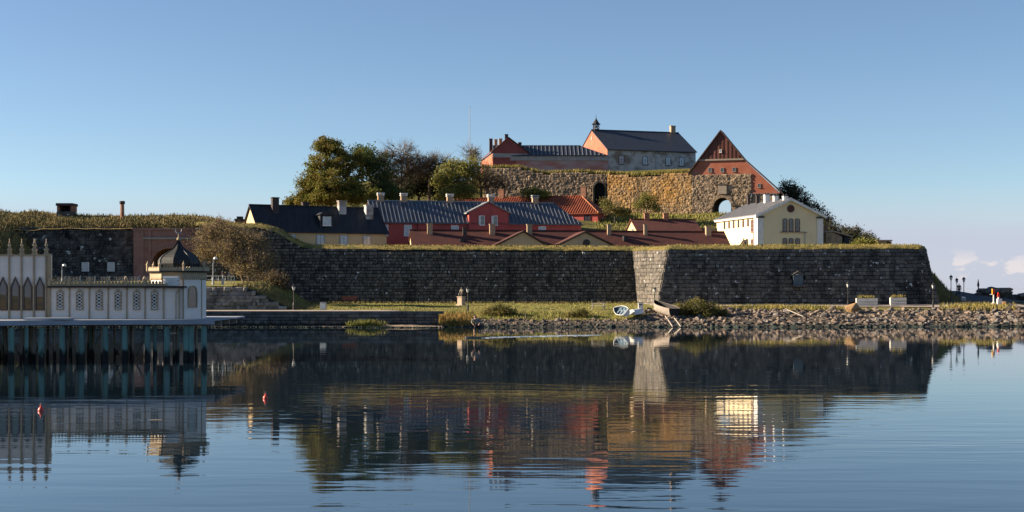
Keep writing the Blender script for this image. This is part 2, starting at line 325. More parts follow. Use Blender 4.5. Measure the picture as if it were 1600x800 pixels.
def block_wall(parent, bl, br, tr, tl, rows, wmin, wmax, depth, m, nobj=0, units=UB, gap=.035, keep=None, rowjit=0.0, piece='stone_block', rest='stone_courses', tilt=0.0, seed=1):
    """courses of stones on a quad (seen from outside: bl bottom-left ...), inward normal = away from viewer"""
    rr = random.Random(seed)
    bl, br, tr, tl = map(Vector, (bl, br, tr, tl)); S = lambda u, v: (bl*(1-u)+br*u)*(1-v)+(tl*(1-u)+tr*u)*v
    hs = [1+rr.uniform(-rowjit, rowjit) for _ in range(rows)]; tot = sum(hs); v = 0; mats_ = []
    for r in range(rows):
        v0, v1 = v/tot, (v+hs[r])/tot; v += hs[r]
        L = (S(1, (v0+v1)/2)-S(0, (v0+v1)/2)).length; x = -rr.uniform(0, wmax*.6)
        while x < L:
            w = rr.uniform(wmin, wmax); a, b = max(0, x), min(L, x+w); x += w
            if b-a < .12: continue
            u0, u1 = a/L, b/L; c = S((u0+u1)/2, (v0+v1)/2)
            if keep and not keep(c): continue
            xd = S(u1, (v0+v1)/2)-S(u0, (v0+v1)/2); zd = S((u0+u1)/2, v1)-S((u0+u1)/2, v0); h = zd.length; wd = xd.length
            xd.normalize(); zd.normalize(); yd = zd.cross(xd).normalized(); zd = xd.cross(yd)
            if tilt: q = Matrix.Rotation(rr.uniform(-tilt, tilt), 3, yd); xd = q @ xd; zd = q @ zd
            dp = depth*rr.uniform(.55, 1.25)
            mt = Matrix(((xd.x*(wd-gap), yd.x*dp, zd.x*(h-gap), c.x), (xd.y*(wd-gap), yd.y*dp, zd.y*(h-gap), c.y), (xd.z*(wd-gap), yd.z*dp, zd.z*(h-gap), c.z), (0, 0, 0, 1)))
            mats_.append((wd*h, mt, rr.randrange(len(units))))
    if nobj:
        order = sorted(range(len(mats_)), key=lambda i: -mats_[i][0]); pick = set(order[:nobj])
        mes = [block_mesh(piece, m, u) for u in units]
        for i in order[:nobj]: inst(piece, mes[mats_[i][2]], mats_[i][1], parent)
    else: pick = set()
    mb = MB()
    for i, (_, mt, k) in enumerate(mats_):
        if i not in pick: mb.add([mt @ Vector(p) for p in units[k][0]], units[k][1])
    if mb.v: mb.build(rest, m, parent, kind='stuff')
    return len(mats_)

# main curtain wall between the brick gate and the bastion
CB, CT, CZ0 = 190.0, 191.6, 1.9
cx0, cx1 = X(300, CB), X(996, CB)
CTOP = [(X(a, CT), Z(b, CT)) for a, b in ((300, 352), (405, 356), (423, 360), (438, 367), (450, 374), (462, 382), (476, 388), (520, 389.5), (700, 390.5), (988, 391.5))]
ctop = lambda x: interp(CTOP, x)
cw = thing('curtain_wall', 'long dark stone rampart wall with pale lichen spots behind the lawn', 'rampart wall')
core = MB(); xs = fr(cx0, X(988, CT), 1.5)
for a, b in zip(xs, xs[1:]):
    core.quad((a, CB+.05, CZ0), (b, CB+.05, CZ0), (b, lerp(CB, CT, (ctop(b)-CZ0)/7.8)+.05, ctop(b)), (a, lerp(CB, CT, (ctop(a)-CZ0)/7.8)+.05, ctop(a)))
core.build('wall_core', MORTAR, cw)
ZT = 13.2; yt = lerp(CB, CT, (ZT-CZ0)/7.8)
block_wall(cw, (cx0, CB, CZ0), (cx1, CB, CZ0), (16.25, yt, ZT), (cx0, yt, ZT), 27, .38, .82, .17, STONE, 300, keep=lambda c: c.z < ctop(c.x)-.1, rowjit=.15, seed=3, gap=.065)
# bastion
bl, br = P(1027, 472.5, 182), P(1468, 476, 184); bl.z = br.z = 2.1
fl = Vector((cx1, CB, 2.1)); flt = Vector((X(988, CT), CT, Z(391.5, CT))); tr_ = P(1446, 388.5, 185.8); tl_ = P(1043, 390, 183.8)
ba = thing('bastion', 'corner bastion of squared dark stone with a pale sunlit flank', 'bastion')
core = MB(); o = Vector((0, .06, 0)); core.quad(bl+o, br+o, tr_+o, tl_+o); core.quad(fl+Vector((.06, .02, 0)), bl+Vector((.06, .05, 0)), tl_+Vector((.06, .05, 0)), flt+Vector((.06, .02, 0)))
back = Vector((4, 26, 0)); core.quad(br+o, br+back, tr_+back, tr_+o); core.build('wall_core', MORTAR, ba)
nb = block_wall(ba, bl, br, tr_, tl_, 15, .5, 1.05, .14, STONE, 240, seed=5, gap=.05, keep=lambda c: not (X(1240, 183) < c.x < X(1255, 183) and Z(446, 183) < c.z < Z(428, 183)))
block_wall(ba, fl, bl, tl_, flt, 15, .6, 1.1, .1, STONE, 60, seed=6, gap=.03)
block_wall(ba, br, br+back, tr_+back, tr_, 15, .9, 1.5, .12, STONE, 0, seed=7)
nd = P(1247, 437, 183.1)
MB().box(nd.x-.62, nd.x+.62, nd.y-.1, nd.y+.1, nd.z-.7, nd.z+.6).build('plaque', mat('blue_plaque', (.1, .14, .17), (.07, .1, .12), scale=2, rough=.6), ba)
MB().prism([(nd.x-.85, nd.y-.25, nd.z+.62), (nd.x+.85, nd.y-.25, nd.z+.62), (nd.x, nd.y-.25, nd.z+1.15)], (0, .4, 0)).build('plaque_hood', STONE, ba)
MB().box(nd.x-.85, nd.x+.85, nd.y-.28, nd.y+.2, nd.z-.92, nd.z-.72).build('plaque_sill', STONE, ba)
for a, w_ in ((1241, 25), (1358, 11)):
    q = P(a, 394, 185.6); MB().box(q.x-w_/2*.0843, q.x+w_/2*.0843, q.y-.35, q.y, q.z-.2, q.z+.2).build('pale_coping_stone', mat('pale_stone', (.42, .41, .39), (.34, .33, .31), scale=4, rough=.9), ba)
# grassy berm along the top
poly = [Vector((x, lerp(CB, CT, (ctop(x)-CZ0)/7.8), ctop(x))) for x in fr(cx0, X(984, CT), 1.2)]
inw = [Vector((0, 1, 0))]*len(poly)
poly += [flt, tl_]; inw[-1] = Vector((.25, 1, 0)); inw += [Vector((.9, 1, 0)), Vector((.9, 1, 0))]
bx = fr(tl_.x+1.2, tr_.x, 1.2); poly += [Vector((x, lerp(tl_.y, tr_.y, (x-tl_.x)/(tr_.x-tl_.x)), lerp(tl_.z, tr_.z, (x-tl_.x)/(tr_.x-tl_.x)))) for x in bx]
inw += [Vector((0, 1, 0))]*(len(bx)-1)+[Vector((-.3, 1, 0))]
poly.append(br+back+Vector((-1, 0, tr_.z-br.z))); inw.append(Vector((-1, 0, 0)))
mb = MB(); prof = [(-.12, -.02), (.15, .28), (1.0, .5), (2.6, .62), (5.5, -1.0), (7.5, -2.2)]
for p, i in zip(poly, inw):
    for t, h in prof: q = p+i*t; mb.v.append((q.x, q.y, max(q.z+h+.12*nz3(q.x*.4, q.y*.4), 7.6) if t > 3 else q.z+h+.15*nz3(q.x*.35, 2)))
k = len(prof); mb.f = [(j*k+i, (j+1)*k+i, (j+1)*k+i+1, j*k+i+1) for j in range(len(poly)-1) for i in range(k-1)]
mb.build('rampart_turf', DRY, kind='structure', smooth_=True)
pts = []
for _ in range(15000):
    i = R.randrange(len(poly)-2); t = R.random(); p = poly[i].lerp(poly[i+1], t)+(inw[i]*(1-t)+inw[i+1]*t)*R.uniform(-.1, 2.6)**1
    tt = (p-poly[i].lerp(poly[i+1], t)).length; pts.append((p.x, p.y, p.z+interp([(0, .1), (1, .5), (2.6, .62)], tt)-.05))
pts = [p for p in pts if R.random() < .35+.9*max(0, .5+nz3(p[0]*.5, p[1]*.3, 7))]
blades('rampart_grass', pts, .06, .34, BLADE, label='dry yellow grass fringing the top of the rampart', cat='grass')

# ------------------------------------------------------------------ west rampart with brick gate
WD = 195.0
crest = [(X(a, 203), Z(b, 203)) for a, b in ((-400, 330), (0, 329), (30, 333), (50, 328), (90, 334), (150, 337), (300, 336), (330, 339), (350, 345), (380, 353), (410, 360))]
rw = thing('rampart_wall', 'dark mottled rubble wall under a turf bank with two small windows', 'rampart wall', (X(25, WD), WD, 4.5))
wl_, wh = X(209, WD)-X(25, WD), Z(355, WD)-4.5
MB().prism([(0, .04, 0), (0, .4, wh), (0, 4, wh), (0, 4, 0)], (wl_, 0, 0)).build('wall_core', MORTAR, rw)
block_wall(rw, (0, 0, 0), (wl_, 0, 0), (wl_, .35, wh), (0, .35, wh), 22, .35, .8, .16, OLDWALL, 0, units=UR, gap=.02, rowjit=.3, tilt=.06, seed=11)
for a in (134, 174):
    c0 = X(a, WD)-X(25, WD); z0 = Z(417, WD)-4.5
    wnd = MB(); wnd.box(c0-.5, c0+.5, -.22, 0, -.08+z0-.55, z0-.55); wnd.box(c0-.5, c0+.5, -.22, 0, z0+.55, z0+.63); wnd.box(c0-.5, c0-.42, -.22, 0, z0-.55, z0+.55); wnd.box(c0+.42, c0+.5, -.22, 0, z0-.55, z0+.55)
    for i in (-.14, .14): wnd.box(c0+i-.02, c0+i+.02, -.215, -.1, z0-.55, z0+.55)
    for i in (-.27, 0, .27): wnd.box(c0-.42, c0+.42, -.21, -.1, z0+i-.02, z0+i+.02)
    w = wnd.build('window', WHITE, rw); MB().box(c0-.42, c0+.42, -.17, -.12, z0-.55, z0+.55).build('pane', GLASSL, w)
for a, b, s in ((105, 366, .5), (123, 388, .25)):
    c0 = X(a, WD)-X(25, WD); z0 = Z(b, WD)-4.5
    MB().box(c0-s*.5, c0+s*.5, -.24, -.05, z0-s, z0+s).build('embrasure', DARKW, rw)
g = thing('brick_gatehouse', 'red brick gate front with a round arched tunnel in the rampart', 'gate', (X(209, 194), 194, 4.8))
gl, gh = X(345, 194)-X(209, 194), Z(357, 194)-4.8
ax, ar, az = X(264, 194)-X(209, 194), 27*194/F, Z(415, 194)-4.8     # arch centre, radius, springing
mb = MB(); N = 14
arc = [(ax+ar*cos(pi-pi*i/N), az+ar*sin(pi*i/N)) for i in range(N+1)]
mb.quad((0, 0, 0), (ax-ar, 0, 0), (ax-ar, 0, gh), (0, 0, gh)); mb.quad((ax+ar, 0, 0), (gl, 0, 0), (gl, 0, gh), (ax+ar, 0, gh))
for (x0, z0), (x1, z1) in zip(arc, arc[1:]): mb.quad((x0, 0, z0), (x1, 0, z1), (x1, 0, gh), (x0, 0, gh)); mb.quad((x0, 0, z0), (x0, 6, z0), (x1, 6, z1), (x1, 0, z1))
for s in (-1, 1): mb.quad((ax+s*ar, 0, 0), (ax+s*ar, 6, 0), (ax+s*ar, 6, az), (ax+s*ar, 0, az))
mb.quad((0, 0, 0), (0, 0, gh), (0, 5, gh), (0, 5, 0)); mb.quad((0, 0, gh), (gl, 0, gh), (gl, 5, gh), (0, 5, gh)); mb.build('wall', GATEB, g)
MB().quad((ax-ar-.5, 6.02, 0), (ax+ar+.5, 6.02, 0), (ax+ar+.5, 6.02, az+ar+.5), (ax-ar-.5, 6.02, az+ar+.5)).build('tunnel_shade', DARKW, g)  # flat black sheet across the tunnel end, painted in for its darkness
for i in range(22):                                                   # voussoirs
    a0 = pi*(i+.06)/22; a1 = pi*(i+.94)/22; q = [(ax+r*cos(t), -.1, az+r*sin(t)) for r, t in ((ar, a0), (ar+.42, a0), (ar+.42, a1), (ar, a1))]
    MB().prism(q, (0, .2, 0)).build('voussoir', GATEB, g)
MB().box(X(224, 194)-X(209, 194), gl-1, -.28, .05, Z(374, 194)-4.8, Z(371, 194)-4.8).build('string_course', mat('pale_band', (.3, .27, .25), rough=.9), g)
MB().box(-.15, gl, -.2, .1, gh-.25, gh+.05).build('coping', GATEB, g)
for s0, s1 in ((.0, 1.4), (2.0, 2.4)): MB().box(s0, s1, -.14, .05, 0, gh-.25).build('pilaster', GATEB, g)
def mound(x, y):
    f = 12.85 if x > X(62, 195) else 12.6
    cz = interp(crest, x); t = clamp((y-195.3)/7.7); z = lerp(f, cz, t**.6)
    if y > 203: z = lerp(cz, 7, smooth((y-206)/14))
    edge = ctop(x)+.3 if x > X(345, 195) else None
    return (max(min(z, lerp(edge, z, smooth((y-195)/6))), 7) if edge else z)+.22*nz3(x*.4, y*.4)+.12*nz3(x*1.3, y*1.3)
sheet('turf_bank', fr(-130, X(420, 195), 1.2), [194.75]+fr(195.3, 222, 1.2), lambda x, y: mound(x, max(y, 195.3))-(0 if y > 195 else .15), mat('bank_turf', (.15, .12, .045), (.23, .175, .07), scale=.4, rough=.95, bump=1, bscale=5, bdist=.2))
def bank(x, y):
    e = X(78, 190)+2.0*nz3(y*.3, 5); t = clamp((y-179)/16); z = 4.6+8.6*t**.8
    return lerp(4.6, z, smooth((e-x)/9)) + .3*nz3(x*.3, y*.3)
sheet('grass_bank', fr(-130, -58, 1.5), fr(178, 196, 1.5), bank, MATS['bank_turf'])
pts = [(x, y, mound(x, y)) for x, y in ((R.uniform(-75, X(400, 197)), 195.2+abs(R.gauss(0, 3.6))) for _ in range(13000))]
blades('bank_grass', pts, .12, .5, BLADE2, label='tall brown grass over the turf bank of the west rampart', cat='grass', w=.06)
pts = [(x, y, bank(x, y)) for x, y in ((R.uniform(-78, -60), R.uniform(178, 196)) for _ in range(5000))]
blades('slope_grass', pts, .4, 1.1, BLADE2, label='rank brown grass on the slope behind the bathhouse', cat='grass', w=.07)
t = thing('roof_turret', 'small square stone lookout with open red brick top on turf bank', 'turret', P(104, 346, 201))
k = 201/F
MB().prism([(-14*k, -.9, -1.2), (14*k, -.9, -1.2), (11.5*k, -.9, 15*k), (-12*k, -.9, 15*k)], (0, 2.2, 0)).build('base', OLDWALL, t)
for s in (-1, 1): MB().box(s*10.5*k-.16, s*10.5*k+.16, -.8, 1.2, 15*k, 24*k).build('pier', BRICK, t)
MB().box(-12*k, 12*k, .9, 1.15, 15*k, 24*k).build('rear_wall', BRICKD, t)
MB().prism([(-13.5*k, -1.05, 24*k), (13.5*k, -1.05, 24*k), (12.5*k, -1.05, 28*k), (-13*k, -1.05, 28*k)], (0, 2.5, 0)).build('cap_slab', BRICKD, t)
t = thing('tall_chimney', 'slender red brick chimney rising from the turf bank', 'chimney', P(191, 346, 200))
MB().tube((0, 0, -.8), (0, 0, 29*200/F), .33, .27, 8).build('shaft', BRICK, t); MB().lathe([(.36, 0), (.4, .1), (.4, .4), (.3, .45)], 10, (0, 0, 27*200/F)).build('crown_ring', BRICKD, t)
t = thing('stub_chimney', 'short dark brick chimney behind the leaning tree', 'chimney', P(375, 362, 204))
MB().box(-.65, .65, -.5, .5, -2, 1.6).build('stack', BRICK, t); MB().box(-.75, .75, -.6, .6, 1.6, 1.8).build('cap', BRICKD, t); MB().box(-.42, .42, -.3, .3, 1.8, 2.2).build('flue', BRICKD, t)

# ------------------------------------------------------------------ embankment with fieldstone retaining wall, quay wall
def emb(x): return interp([(-33, 4.72), (-32, 4.6), (-30, 3.75), (-28, 2.75), (-26.5, 2.1), (-25, 1.85), (-24, 1.7)], x)
def embz(x, y):
    e = emb(x); z = e+.75*clamp((y-169)/22)*clamp((e-1.7)/3)
    return max(z, gz(x, y)-.1 if e < 1.9 else z)+.06*nz3(x*.8, y*.8)
sheet('embankment', fr(-130, -34, 4)+fr(-33, -24, .5), [168.6]+fr(169, 195, 1.3), embz, GRASS)
pts = [(x, y, embz(x, y)) for x, y in ((R.uniform(-33.5, -24), 168.7+abs(R.gauss(0, 7))) for _ in range(3800)) if y < 189]
blades('embankment_grass', pts, .1, .45, BLADE2, label='dry rough grass on the sloping end of the embankment', cat='grass')
rt = thing('retaining_wall', 'fieldstone retaining wall below the railing, sloping down to the quay', 'stone wall')
mb = MB()
for a, b in zip(fr(-60, -24.5, .5), fr(-60, -24.5, .5)[1:]): mb.quad((a, 168.25, 1.4), (b, 168.25, 1.4), (b, 168.65, emb(b)), (a, 168.65, emb(a)))
mb.build('wall_core', mat('earth_joint', (.05, .045, .038), rough=1), rt)
block_wall(rt, (-44, 168.2, 1.5), (-24.5, 168.2, 1.5), (-24.5, 168.6, 5.0), (-44, 168.6, 5.0), 8, .4, 1.1, .26, FIELD, 160, units=UR, gap=-.03, rowjit=.3, tilt=.12, seed=21, keep=lambda c: c.z < emb(c.x)-.18, piece='fieldstone')
qw = thing('quay_wall', 'low weathered stone quay wall along the water', 'quay wall')
MB().box(-75, -8.5, 162.3, 163.0, -1, 1.6).build('wall_core', MORTAR, qw)
block_wall(qw, (-75, 162.25, -.6), (-8.5, 162.25, -.6), (-8.5, 162.3, 1.5), (-75, 162.3, 1.5), 5, .7, 1.5, .16, QUAY, 240, units=UB, rowjit=.2, seed=23)
xq = -75.0
while xq < -9:
    w = R.uniform(1.2, 2.2); inst('coping_stone', MB().box(-.5, .5, -.5, .5, -.5, .5).mesh('coping_stone', QUAY), Matrix.Translation((xq+w/2, 162.65, 1.67))@Matrix.Diagonal((w-.03, 1.0, .32, 1)), qw); xq += w

# ------------------------------------------------------------------ buildings
def window(parent, x, z, w, h, y=0.0, m=None, glass=None, cols=2, rows=2, fw=.09, arch=False, axis='y', sx=0.0, depth=.09):
    """window part: frame ring with muntins, pane as a sub-part. axis 'y': facade at y facing -y; 'x': facade at x=sx facing -x (x is then the y position)"""
    m = m or WHITE; glass = glass or GLASS
    f = MB(); p = MB(); y0, y1 = -depth, .03
    top = z+h/2
    f.box(x-w/2, x-w/2+fw, y0, y1, z-h/2, top); f.box(x+w/2-fw, x+w/2, y0, y1, z-h/2, top); f.box(x-w/2+fw, x+w/2-fw, y0, y1, z-h/2, z-h/2+fw)
    if arch:
        n = 8; q = [(x-(w/2)*cos(pi*i/n), top+(w/2)*.55*sin(pi*i/n)) for i in range(n+1)]; qi = [(x-(w/2-fw)*cos(pi*i/n), top+(w/2-fw)*.5*sin(pi*i/n)) for i in range(n+1)]
        for i in range(n): f.prism([(q[i][0], y0, q[i][1]), (q[i+1][0], y0, q[i+1][1]), (qi[i+1][0], y0, qi[i+1][1]), (qi[i][0], y0, qi[i][1])][::-1], (0, y1-y0, 0))
        p.prism([(a, -depth*.45, b) for a, b in [(x-w/2+fw, z-h/2+fw), (x+w/2-fw, z-h/2+fw)]+qi[::-1]], (0, .03, 0))
    else:
        f.box(x-w/2+fw, x+w/2-fw, y0, y1, top-fw, top); p.box(x-w/2+fw, x+w/2-fw, -depth*.45, -depth*.45+.03, z-h/2+fw, top-fw)
    iw = w-2*fw; ih = h-2*fw; mw = fw*.45
    for i in range(1, cols): f.box(x-iw/2+iw*i/cols-mw/2, x-iw/2+iw*i/cols+mw/2, y0+.02, 0, z-ih/2, z+ih/2+(w*.22 if arch else 0))
    for i in range(1, rows): f.box(x-iw/2, x+iw/2, y0+.025, 0, z-ih/2+ih*i/rows-mw/2, z-ih/2+ih*i/rows+mw/2)
    f.box(x-w/2-.05, x+w/2+.05, y0-.06, 0, z-h/2-.07, z-h/2)
    mt = Matrix.Translation((0, y, 0)) if axis == 'y' else Matrix.Translation((sx, 0, 0)) @ Matrix(((0, 1, 0, 0), (1, 0, 0, 0), (0, 0, 1, 0), (0, 0, 0, 1)))
    f.xf(mt); p.xf(mt)
    o = f.build('window', m, parent); p.build('pane', glass, o); return o
def chimney(parent, x, y, z0, z1, w=.9, m=None, cap=None, d=None, pots=0):
    d = d or w*.8
    o = MB().box(x-w/2, x+w/2, y-d/2, y+d/2, z0, z1).build('chimney', m or BRICKY, parent)
    if cap:
        q = MB(); q.box(x-w*.62, x+w*.62, y-d*.62, y+d*.62, z1, z1+.12)
        q.prism([(x-w*.66, y-d*.66, z1+.3), (x+w*.66, y-d*.66, z1+.3), (x+w*.6, y-d*.66, z1+.42), (x-w*.6, y-d*.66, z1+.42)], (0, d*1.32, 0))
        for sx in (-1, 1):
            for sy in (-1, 1): q.box(x+sx*w*.5-.06, x+sx*w*.5+.06, y+sy*d*.5-.06, y+sy*d*.5+.06, z1+.12, z1+.3)
        q.build('chimney_cap', cap, o)
    else:
        MB().box(x-w*.58, x+w*.58, y-d*.58, y+d*.58, z1, z1+.14).build('chimney_cap', m or BRICKY, o)
        for i in range(pots): MB().tube((x+(i-(pots-1)/2)*.45, y, z1+.14), (x+(i-(pots-1)/2)*.45, y, z1+.45), .14, .12, 7).build('chimney_pot', BRICKD, o)
    return o
def gable_x(root, L, D, he, hr, wm, rm, oh=.35, th=.16, gm=None, seams=0.0, seam_m=None, ox=.25, hip=(0, 0)):
    """ridge along x. walls 0..L, 0..D"""
    a, b = hip
    MB().quad((0, 0, 0), (L, 0, 0), (L, 0, he), (0, 0, he)).build('wall', wm, root); MB().quad((L, D, 0), (0, D, 0), (0, D, he), (L, D, he)).build('wall', wm, root)
    for x, hp in ((0, a), (L, b)):
        g = MB(); g.add([(x, 0, 0), (x, D, 0), (x, D, he), (x, 0, he)]+([] if hp else [(x, D/2, hr-.02)]), [(0, 1, 2, 3) if hp else (0, 1, 2, 4, 3)]); g.build('gable_wall', gm or wm, root)
    s = (hr-he)/(D/2); x0, x1 = -ox, L+ox
    r = MB()
    for sg in (0, 1):
        def Y(v): return D-v if sg else v
        e = [(x0, Y(-oh), he-s*oh), (x1, Y(-oh), he-s*oh), (x1-(b+ox if b else 0), Y(D/2), hr), (x0+(a+ox if a else 0), Y(D/2), hr)]
        r.prism(e if not sg else e[::-1], (0, 0, th))
    for hp, x, xr in ((a, x0, a), (b, x1, L-b)):
        if hp: r.prism([(x, D+oh, he-s*oh), (x, -oh, he-s*oh), (xr, D/2, hr)], (0, 0, th))
    ro = r.build('roof', rm, root)
    MB().box(x0+(a+ox if a else 0), x1-(b+ox if b else 0), D/2-.16, D/2+.16, hr+th-.06, hr+th+.1).build('ridge_cap', seam_m or rm, ro)
    if seams:
        n = int(L/seams); up = Vector((0, D/2+oh, s*(D/2+oh))); nrm = Vector((0, -s, 1)).normalized()
        me = None
        for i in range(n+1):
            x = x0+.1+(x1-x0-.2)*i/n; top = 1.0
            if b and x > L-b: top = clamp((x1-x)/(b+ox))
            if a and x < a: top = clamp((x-x0)/(a+ox))
            p0 = Vector((x, -oh, he-s*oh+th)); q = up*top
            MB().prism([p0+Vector((-.05, 0, 0)), p0+Vector((.05, 0, 0)), p0+Vector((.05, 0, 0))+nrm*.1, p0+Vector((-.05, 0, 0))+nrm*.1], q).build('roof_seam', seam_m or rm, ro)
    return ro

ZB = 7.6
# A: cream house with tarred roof
a0, a1 = (X(405, 205), 205.0), (X(604, 214), 214.0); La = sqrt((a1[0]-a0[0])**2+(a1[1]-a0[1])**2); th = math.atan2(a1[1]-a0[1], a1[0]-a0[0])
h = thing('cream_house', 'cream house with long black tarred roof and single dormer above the rampart', 'house', (*a0, ZB), th)
he, hr = Z(359.5, 205)-ZB, Z(321, 208)-ZB
gable_x(h, La, 8.5, he, hr, CREAM, TAR, ox=.3)
for t_ in (.245, .47, .655, .84): window(h, La*t_, he-1.35, 1.3, 1.7, m=mat('grey_window', (.3, .32, .33), rough=.6), glass=GLASSL, cols=2, rows=3)
dz = he+.95; dx = La*.53
d = MB().box(dx-1.05, dx+1.05, .55, 4, dz-.4, dz+1.55).build('dormer', TAR, h)
MB().prism([(dx-1.3, .35, dz+1.5), (dx+1.3, .35, dz+1.5), (dx+.7, .35, dz+1.9), (dx-.7, .35, dz+1.9)], (0, 3.6, 0)).build('dormer_roof', TAR, d)
window(h, dx, dz+.6, 1.3, 1.35, y=.55, glass=GLASSL, rows=2)
for t_, zz, mm, yy in ((.17, 1.15, BRICKD, 3.2), (.44, .7, BRICKD, 5.2), (.70, .95, GREYP, 3.4), (.905, .35, GREYP, 2.6)): chimney(h, La*t_, yy, he+1.5, hr+zz, 1.0 if mm is BRICKD else 1.15, mm)
MB().box(-.32, -.2, 3.2, 4.6, he-.2, he+1.2).build('gable_hatch', TRIMW, h)
# B: red house with sheet-metal roof
b0, b1 = (X(583, 221), 221.0), (X(908, 229), 229.0); Lb = sqrt((b1[0]-b0[0])**2+(b1[1]-b0[1])**2); th = math.atan2(b1[1]-b0[1], b1[0]-b0[0])
h = thing('red_house', 'long red plastered house with ribbed black metal roof and central gable', 'house', (*b0, ZB), th)
he, hr = Z(346, 221)-ZB, Z(314.5, 225)-ZB
gable_x(h, Lb, 9, he, hr, REDP, METAL, seams=.62, seam_m=mat('roof_seam_metal', (.17, .185, .21), rough=.4, spec=.6), hip=(0, 3.4))
fx = lambda px: (X(px, 225)-b0[0])*1.012
for px in (604, 640, 713, 852): window(h, fx(px), he-1.35, 1.25, 1.75, glass=GLASSL, cols=2, rows=3, fw=.11)
cx_, hw = fx(766), 3.25; ez, az_ = he+1.6, he+3.25
MB().prism([(cx_-hw, -.35, 0), (cx_+hw, -.35, 0), (cx_+hw, -.35, ez), (cx_, -.35, az_), (cx_-hw, -.35, ez)], (0, 4.6, 0)).build('front_gable', REDP, h)
rr_ = MB(); sl = (az_-ez)/hw
for s in (-1, 1): rr_.prism([(cx_, -.6, az_), (cx_, -.6, az_+.2), (cx_+s*(hw+.45), -.6, ez-sl*.45+.2), (cx_+s*(hw+.45), -.6, ez-sl*.45)][::s], (0, 5.0, 0))
rr_.build('gable_roof', GREYR, h)
for s in (-1.05, 1.05): window(h, cx_+s, he+.35, .75, 1.55, y=-.35, cols=1, rows=2); MB().box(cx_+s-.62, cx_+s-.4, -.46, -.36, he-.4, he+1.1).build('shutter', WHITE, h)
for px in (605, 641, 714, 780, 852): chimney(h, fx(px), 4.6, hr-.8, hr+1.0, .95, BRICKY, WHITE if px != 852 else GREYI)
for px in (655, 830): MB().tube((fx(px), -.08, 0), (fx(px), -.08, he), .06, .06, 6).build('downpipe', mat('red_pipe', (.2, .04, .035), rough=.6), h)
# C: red tiled house behind
c0 = (X(690, 250), 250.0); c1 = (X(934, 240), 240.0); Lc = sqrt((c1[0]-c0[0])**2+(c1[1]-c0[1])**2); th = math.atan2(c1[1]-c0[1], c1[0]-c0[0])
zc = 9.0
h = thing('tiled_red_house', 'red house with hipped orange clay tile roof behind the metal roofed one', 'house', (*c0, zc), th)
he, hr = Z(332, 240)-zc, Z(306.5, 245)-zc
gable_x(h, Lc, 10, he, hr, REDP, TILE, hip=(0, 4.5), seams=.45, seam_m=RIDGE if False else TILE)
MB().path([(Lc+.25, -.35, he-.1), (Lc-4.5, 5, hr+.22)], .13, 6).build('hip_ridge', RIDGE, h)
window(h, Lc-1.9, he-1.3, 1.2, 1.7, m=BROWNW, cols=2, rows=3)
window(h, 3.0, he-1.6, 1.0, 1.7, axis='x', sx=Lc+.02, glass=GLASSL, depth=-.09); window(h, 6.5, he-1.6, .9, 1.4, axis='x', sx=Lc+.02, m=BROWNW, depth=-.09)
for t_, zz, mm in ((-.02, .8, BRICK), (.08, 1.1, BRICKD), (.33, 1.5, BRICK), (.55, 1.4, BRICK), (.86, 1.6, BRICK)): chimney(h, max(.8, Lc*t_), 5, hr-.7, hr+zz, .95, mm, pots=0)
# D: long tiled row with two cross gables
d0 = (X(645, 203), 203.0); Ld = X(1158, 203)-d0[0]
h = thing('tiled_row_house', 'long low row with dark clay tile roof and two buff front gables', 'house', (*d0, ZB), radians(8))
he, hr = Z(387, 203)-ZB, Z(361, 207)-ZB
gable_x(h, Ld, 8, he, hr, CREAM, TILED, gm=CREAM, ox=.2, seams=0)
s_ = (hr-he)/4
for i in range(1, 10):   # tile courses as low steps in the roof face
    t_ = i/10; y_ = lerp(-.35, 4, t_); z_ = lerp(he-s_*.35, hr, t_)+.16
    MB().prism([(-.2, y_-.02, z_-.03), (-.2, y_+.08, z_+.035), (-.2, y_+.3, z_+.2), (-.2, y_+.3, z_+.1)], (Ld+.4, 0, 0)).build('tile_course', TILED, h)
for pl, pr, pa in ((768, 856, 815), (866, 964, 914)):
    x0, x1, xa = X(pl, 200)-d0[0], X(pr, 200)-d0[0], X(pa, 200)-d0[0]; za = Z(361, 200)-ZB; ze = Z(384, 200)-ZB; y0 = -3.2
    MB().prism([(x0+.5, y0, 0), (x1-.5, y0, 0), (x1-.5, y0, ze+.1), (xa, y0, za-.1), (x0+.5, y0, ze+.1)], (0, 7, 0)).build('cross_gable', BUFF, h)
    q = MB()
    for xe, sg in ((x0, -1), (x1, 1)): q.prism([(xa, y0-.3, za), (xa, y0-.3, za+.17), (xe, y0-.3, ze+.17), (xe, y0-.3, ze)][::sg], (0, 7.3, 0))
    q.build('gable_roof', TILED, h)
    for xe in (x0, x1):
        MB().path([(xa, y0-.33, za+.06), (xe, y0-.33, ze+.06)], .1, 4).build('bargeboard', mat('barge_wood', (.09, .075, .065), rough=.8), h)
    if pa == 914:
        zw = Z(378.5, 200)-ZB; xw = X(916, 200)-d0[0]
        fr_ = MB().lathe([(.42, 0), (.52, 0), (.52, .12), (.42, .12)], 20).box(-.025, .025, -.42, .42, .02, .09).box(-.42, .42, -.025, .025, .02, .09).xf(Matrix.Translation((xw, y0, zw)) @ Matrix.Rotation(pi/2, 4, 'X'))
        w = fr_.build('round_window', IRON, h); MB().lathe([(.42, 0), (.42, .05)], 20).xf(Matrix.Translation((xw, y0, zw)) @ Matrix.Rotation(pi/2, 4, 'X')).build('pane', GLASSL, w)
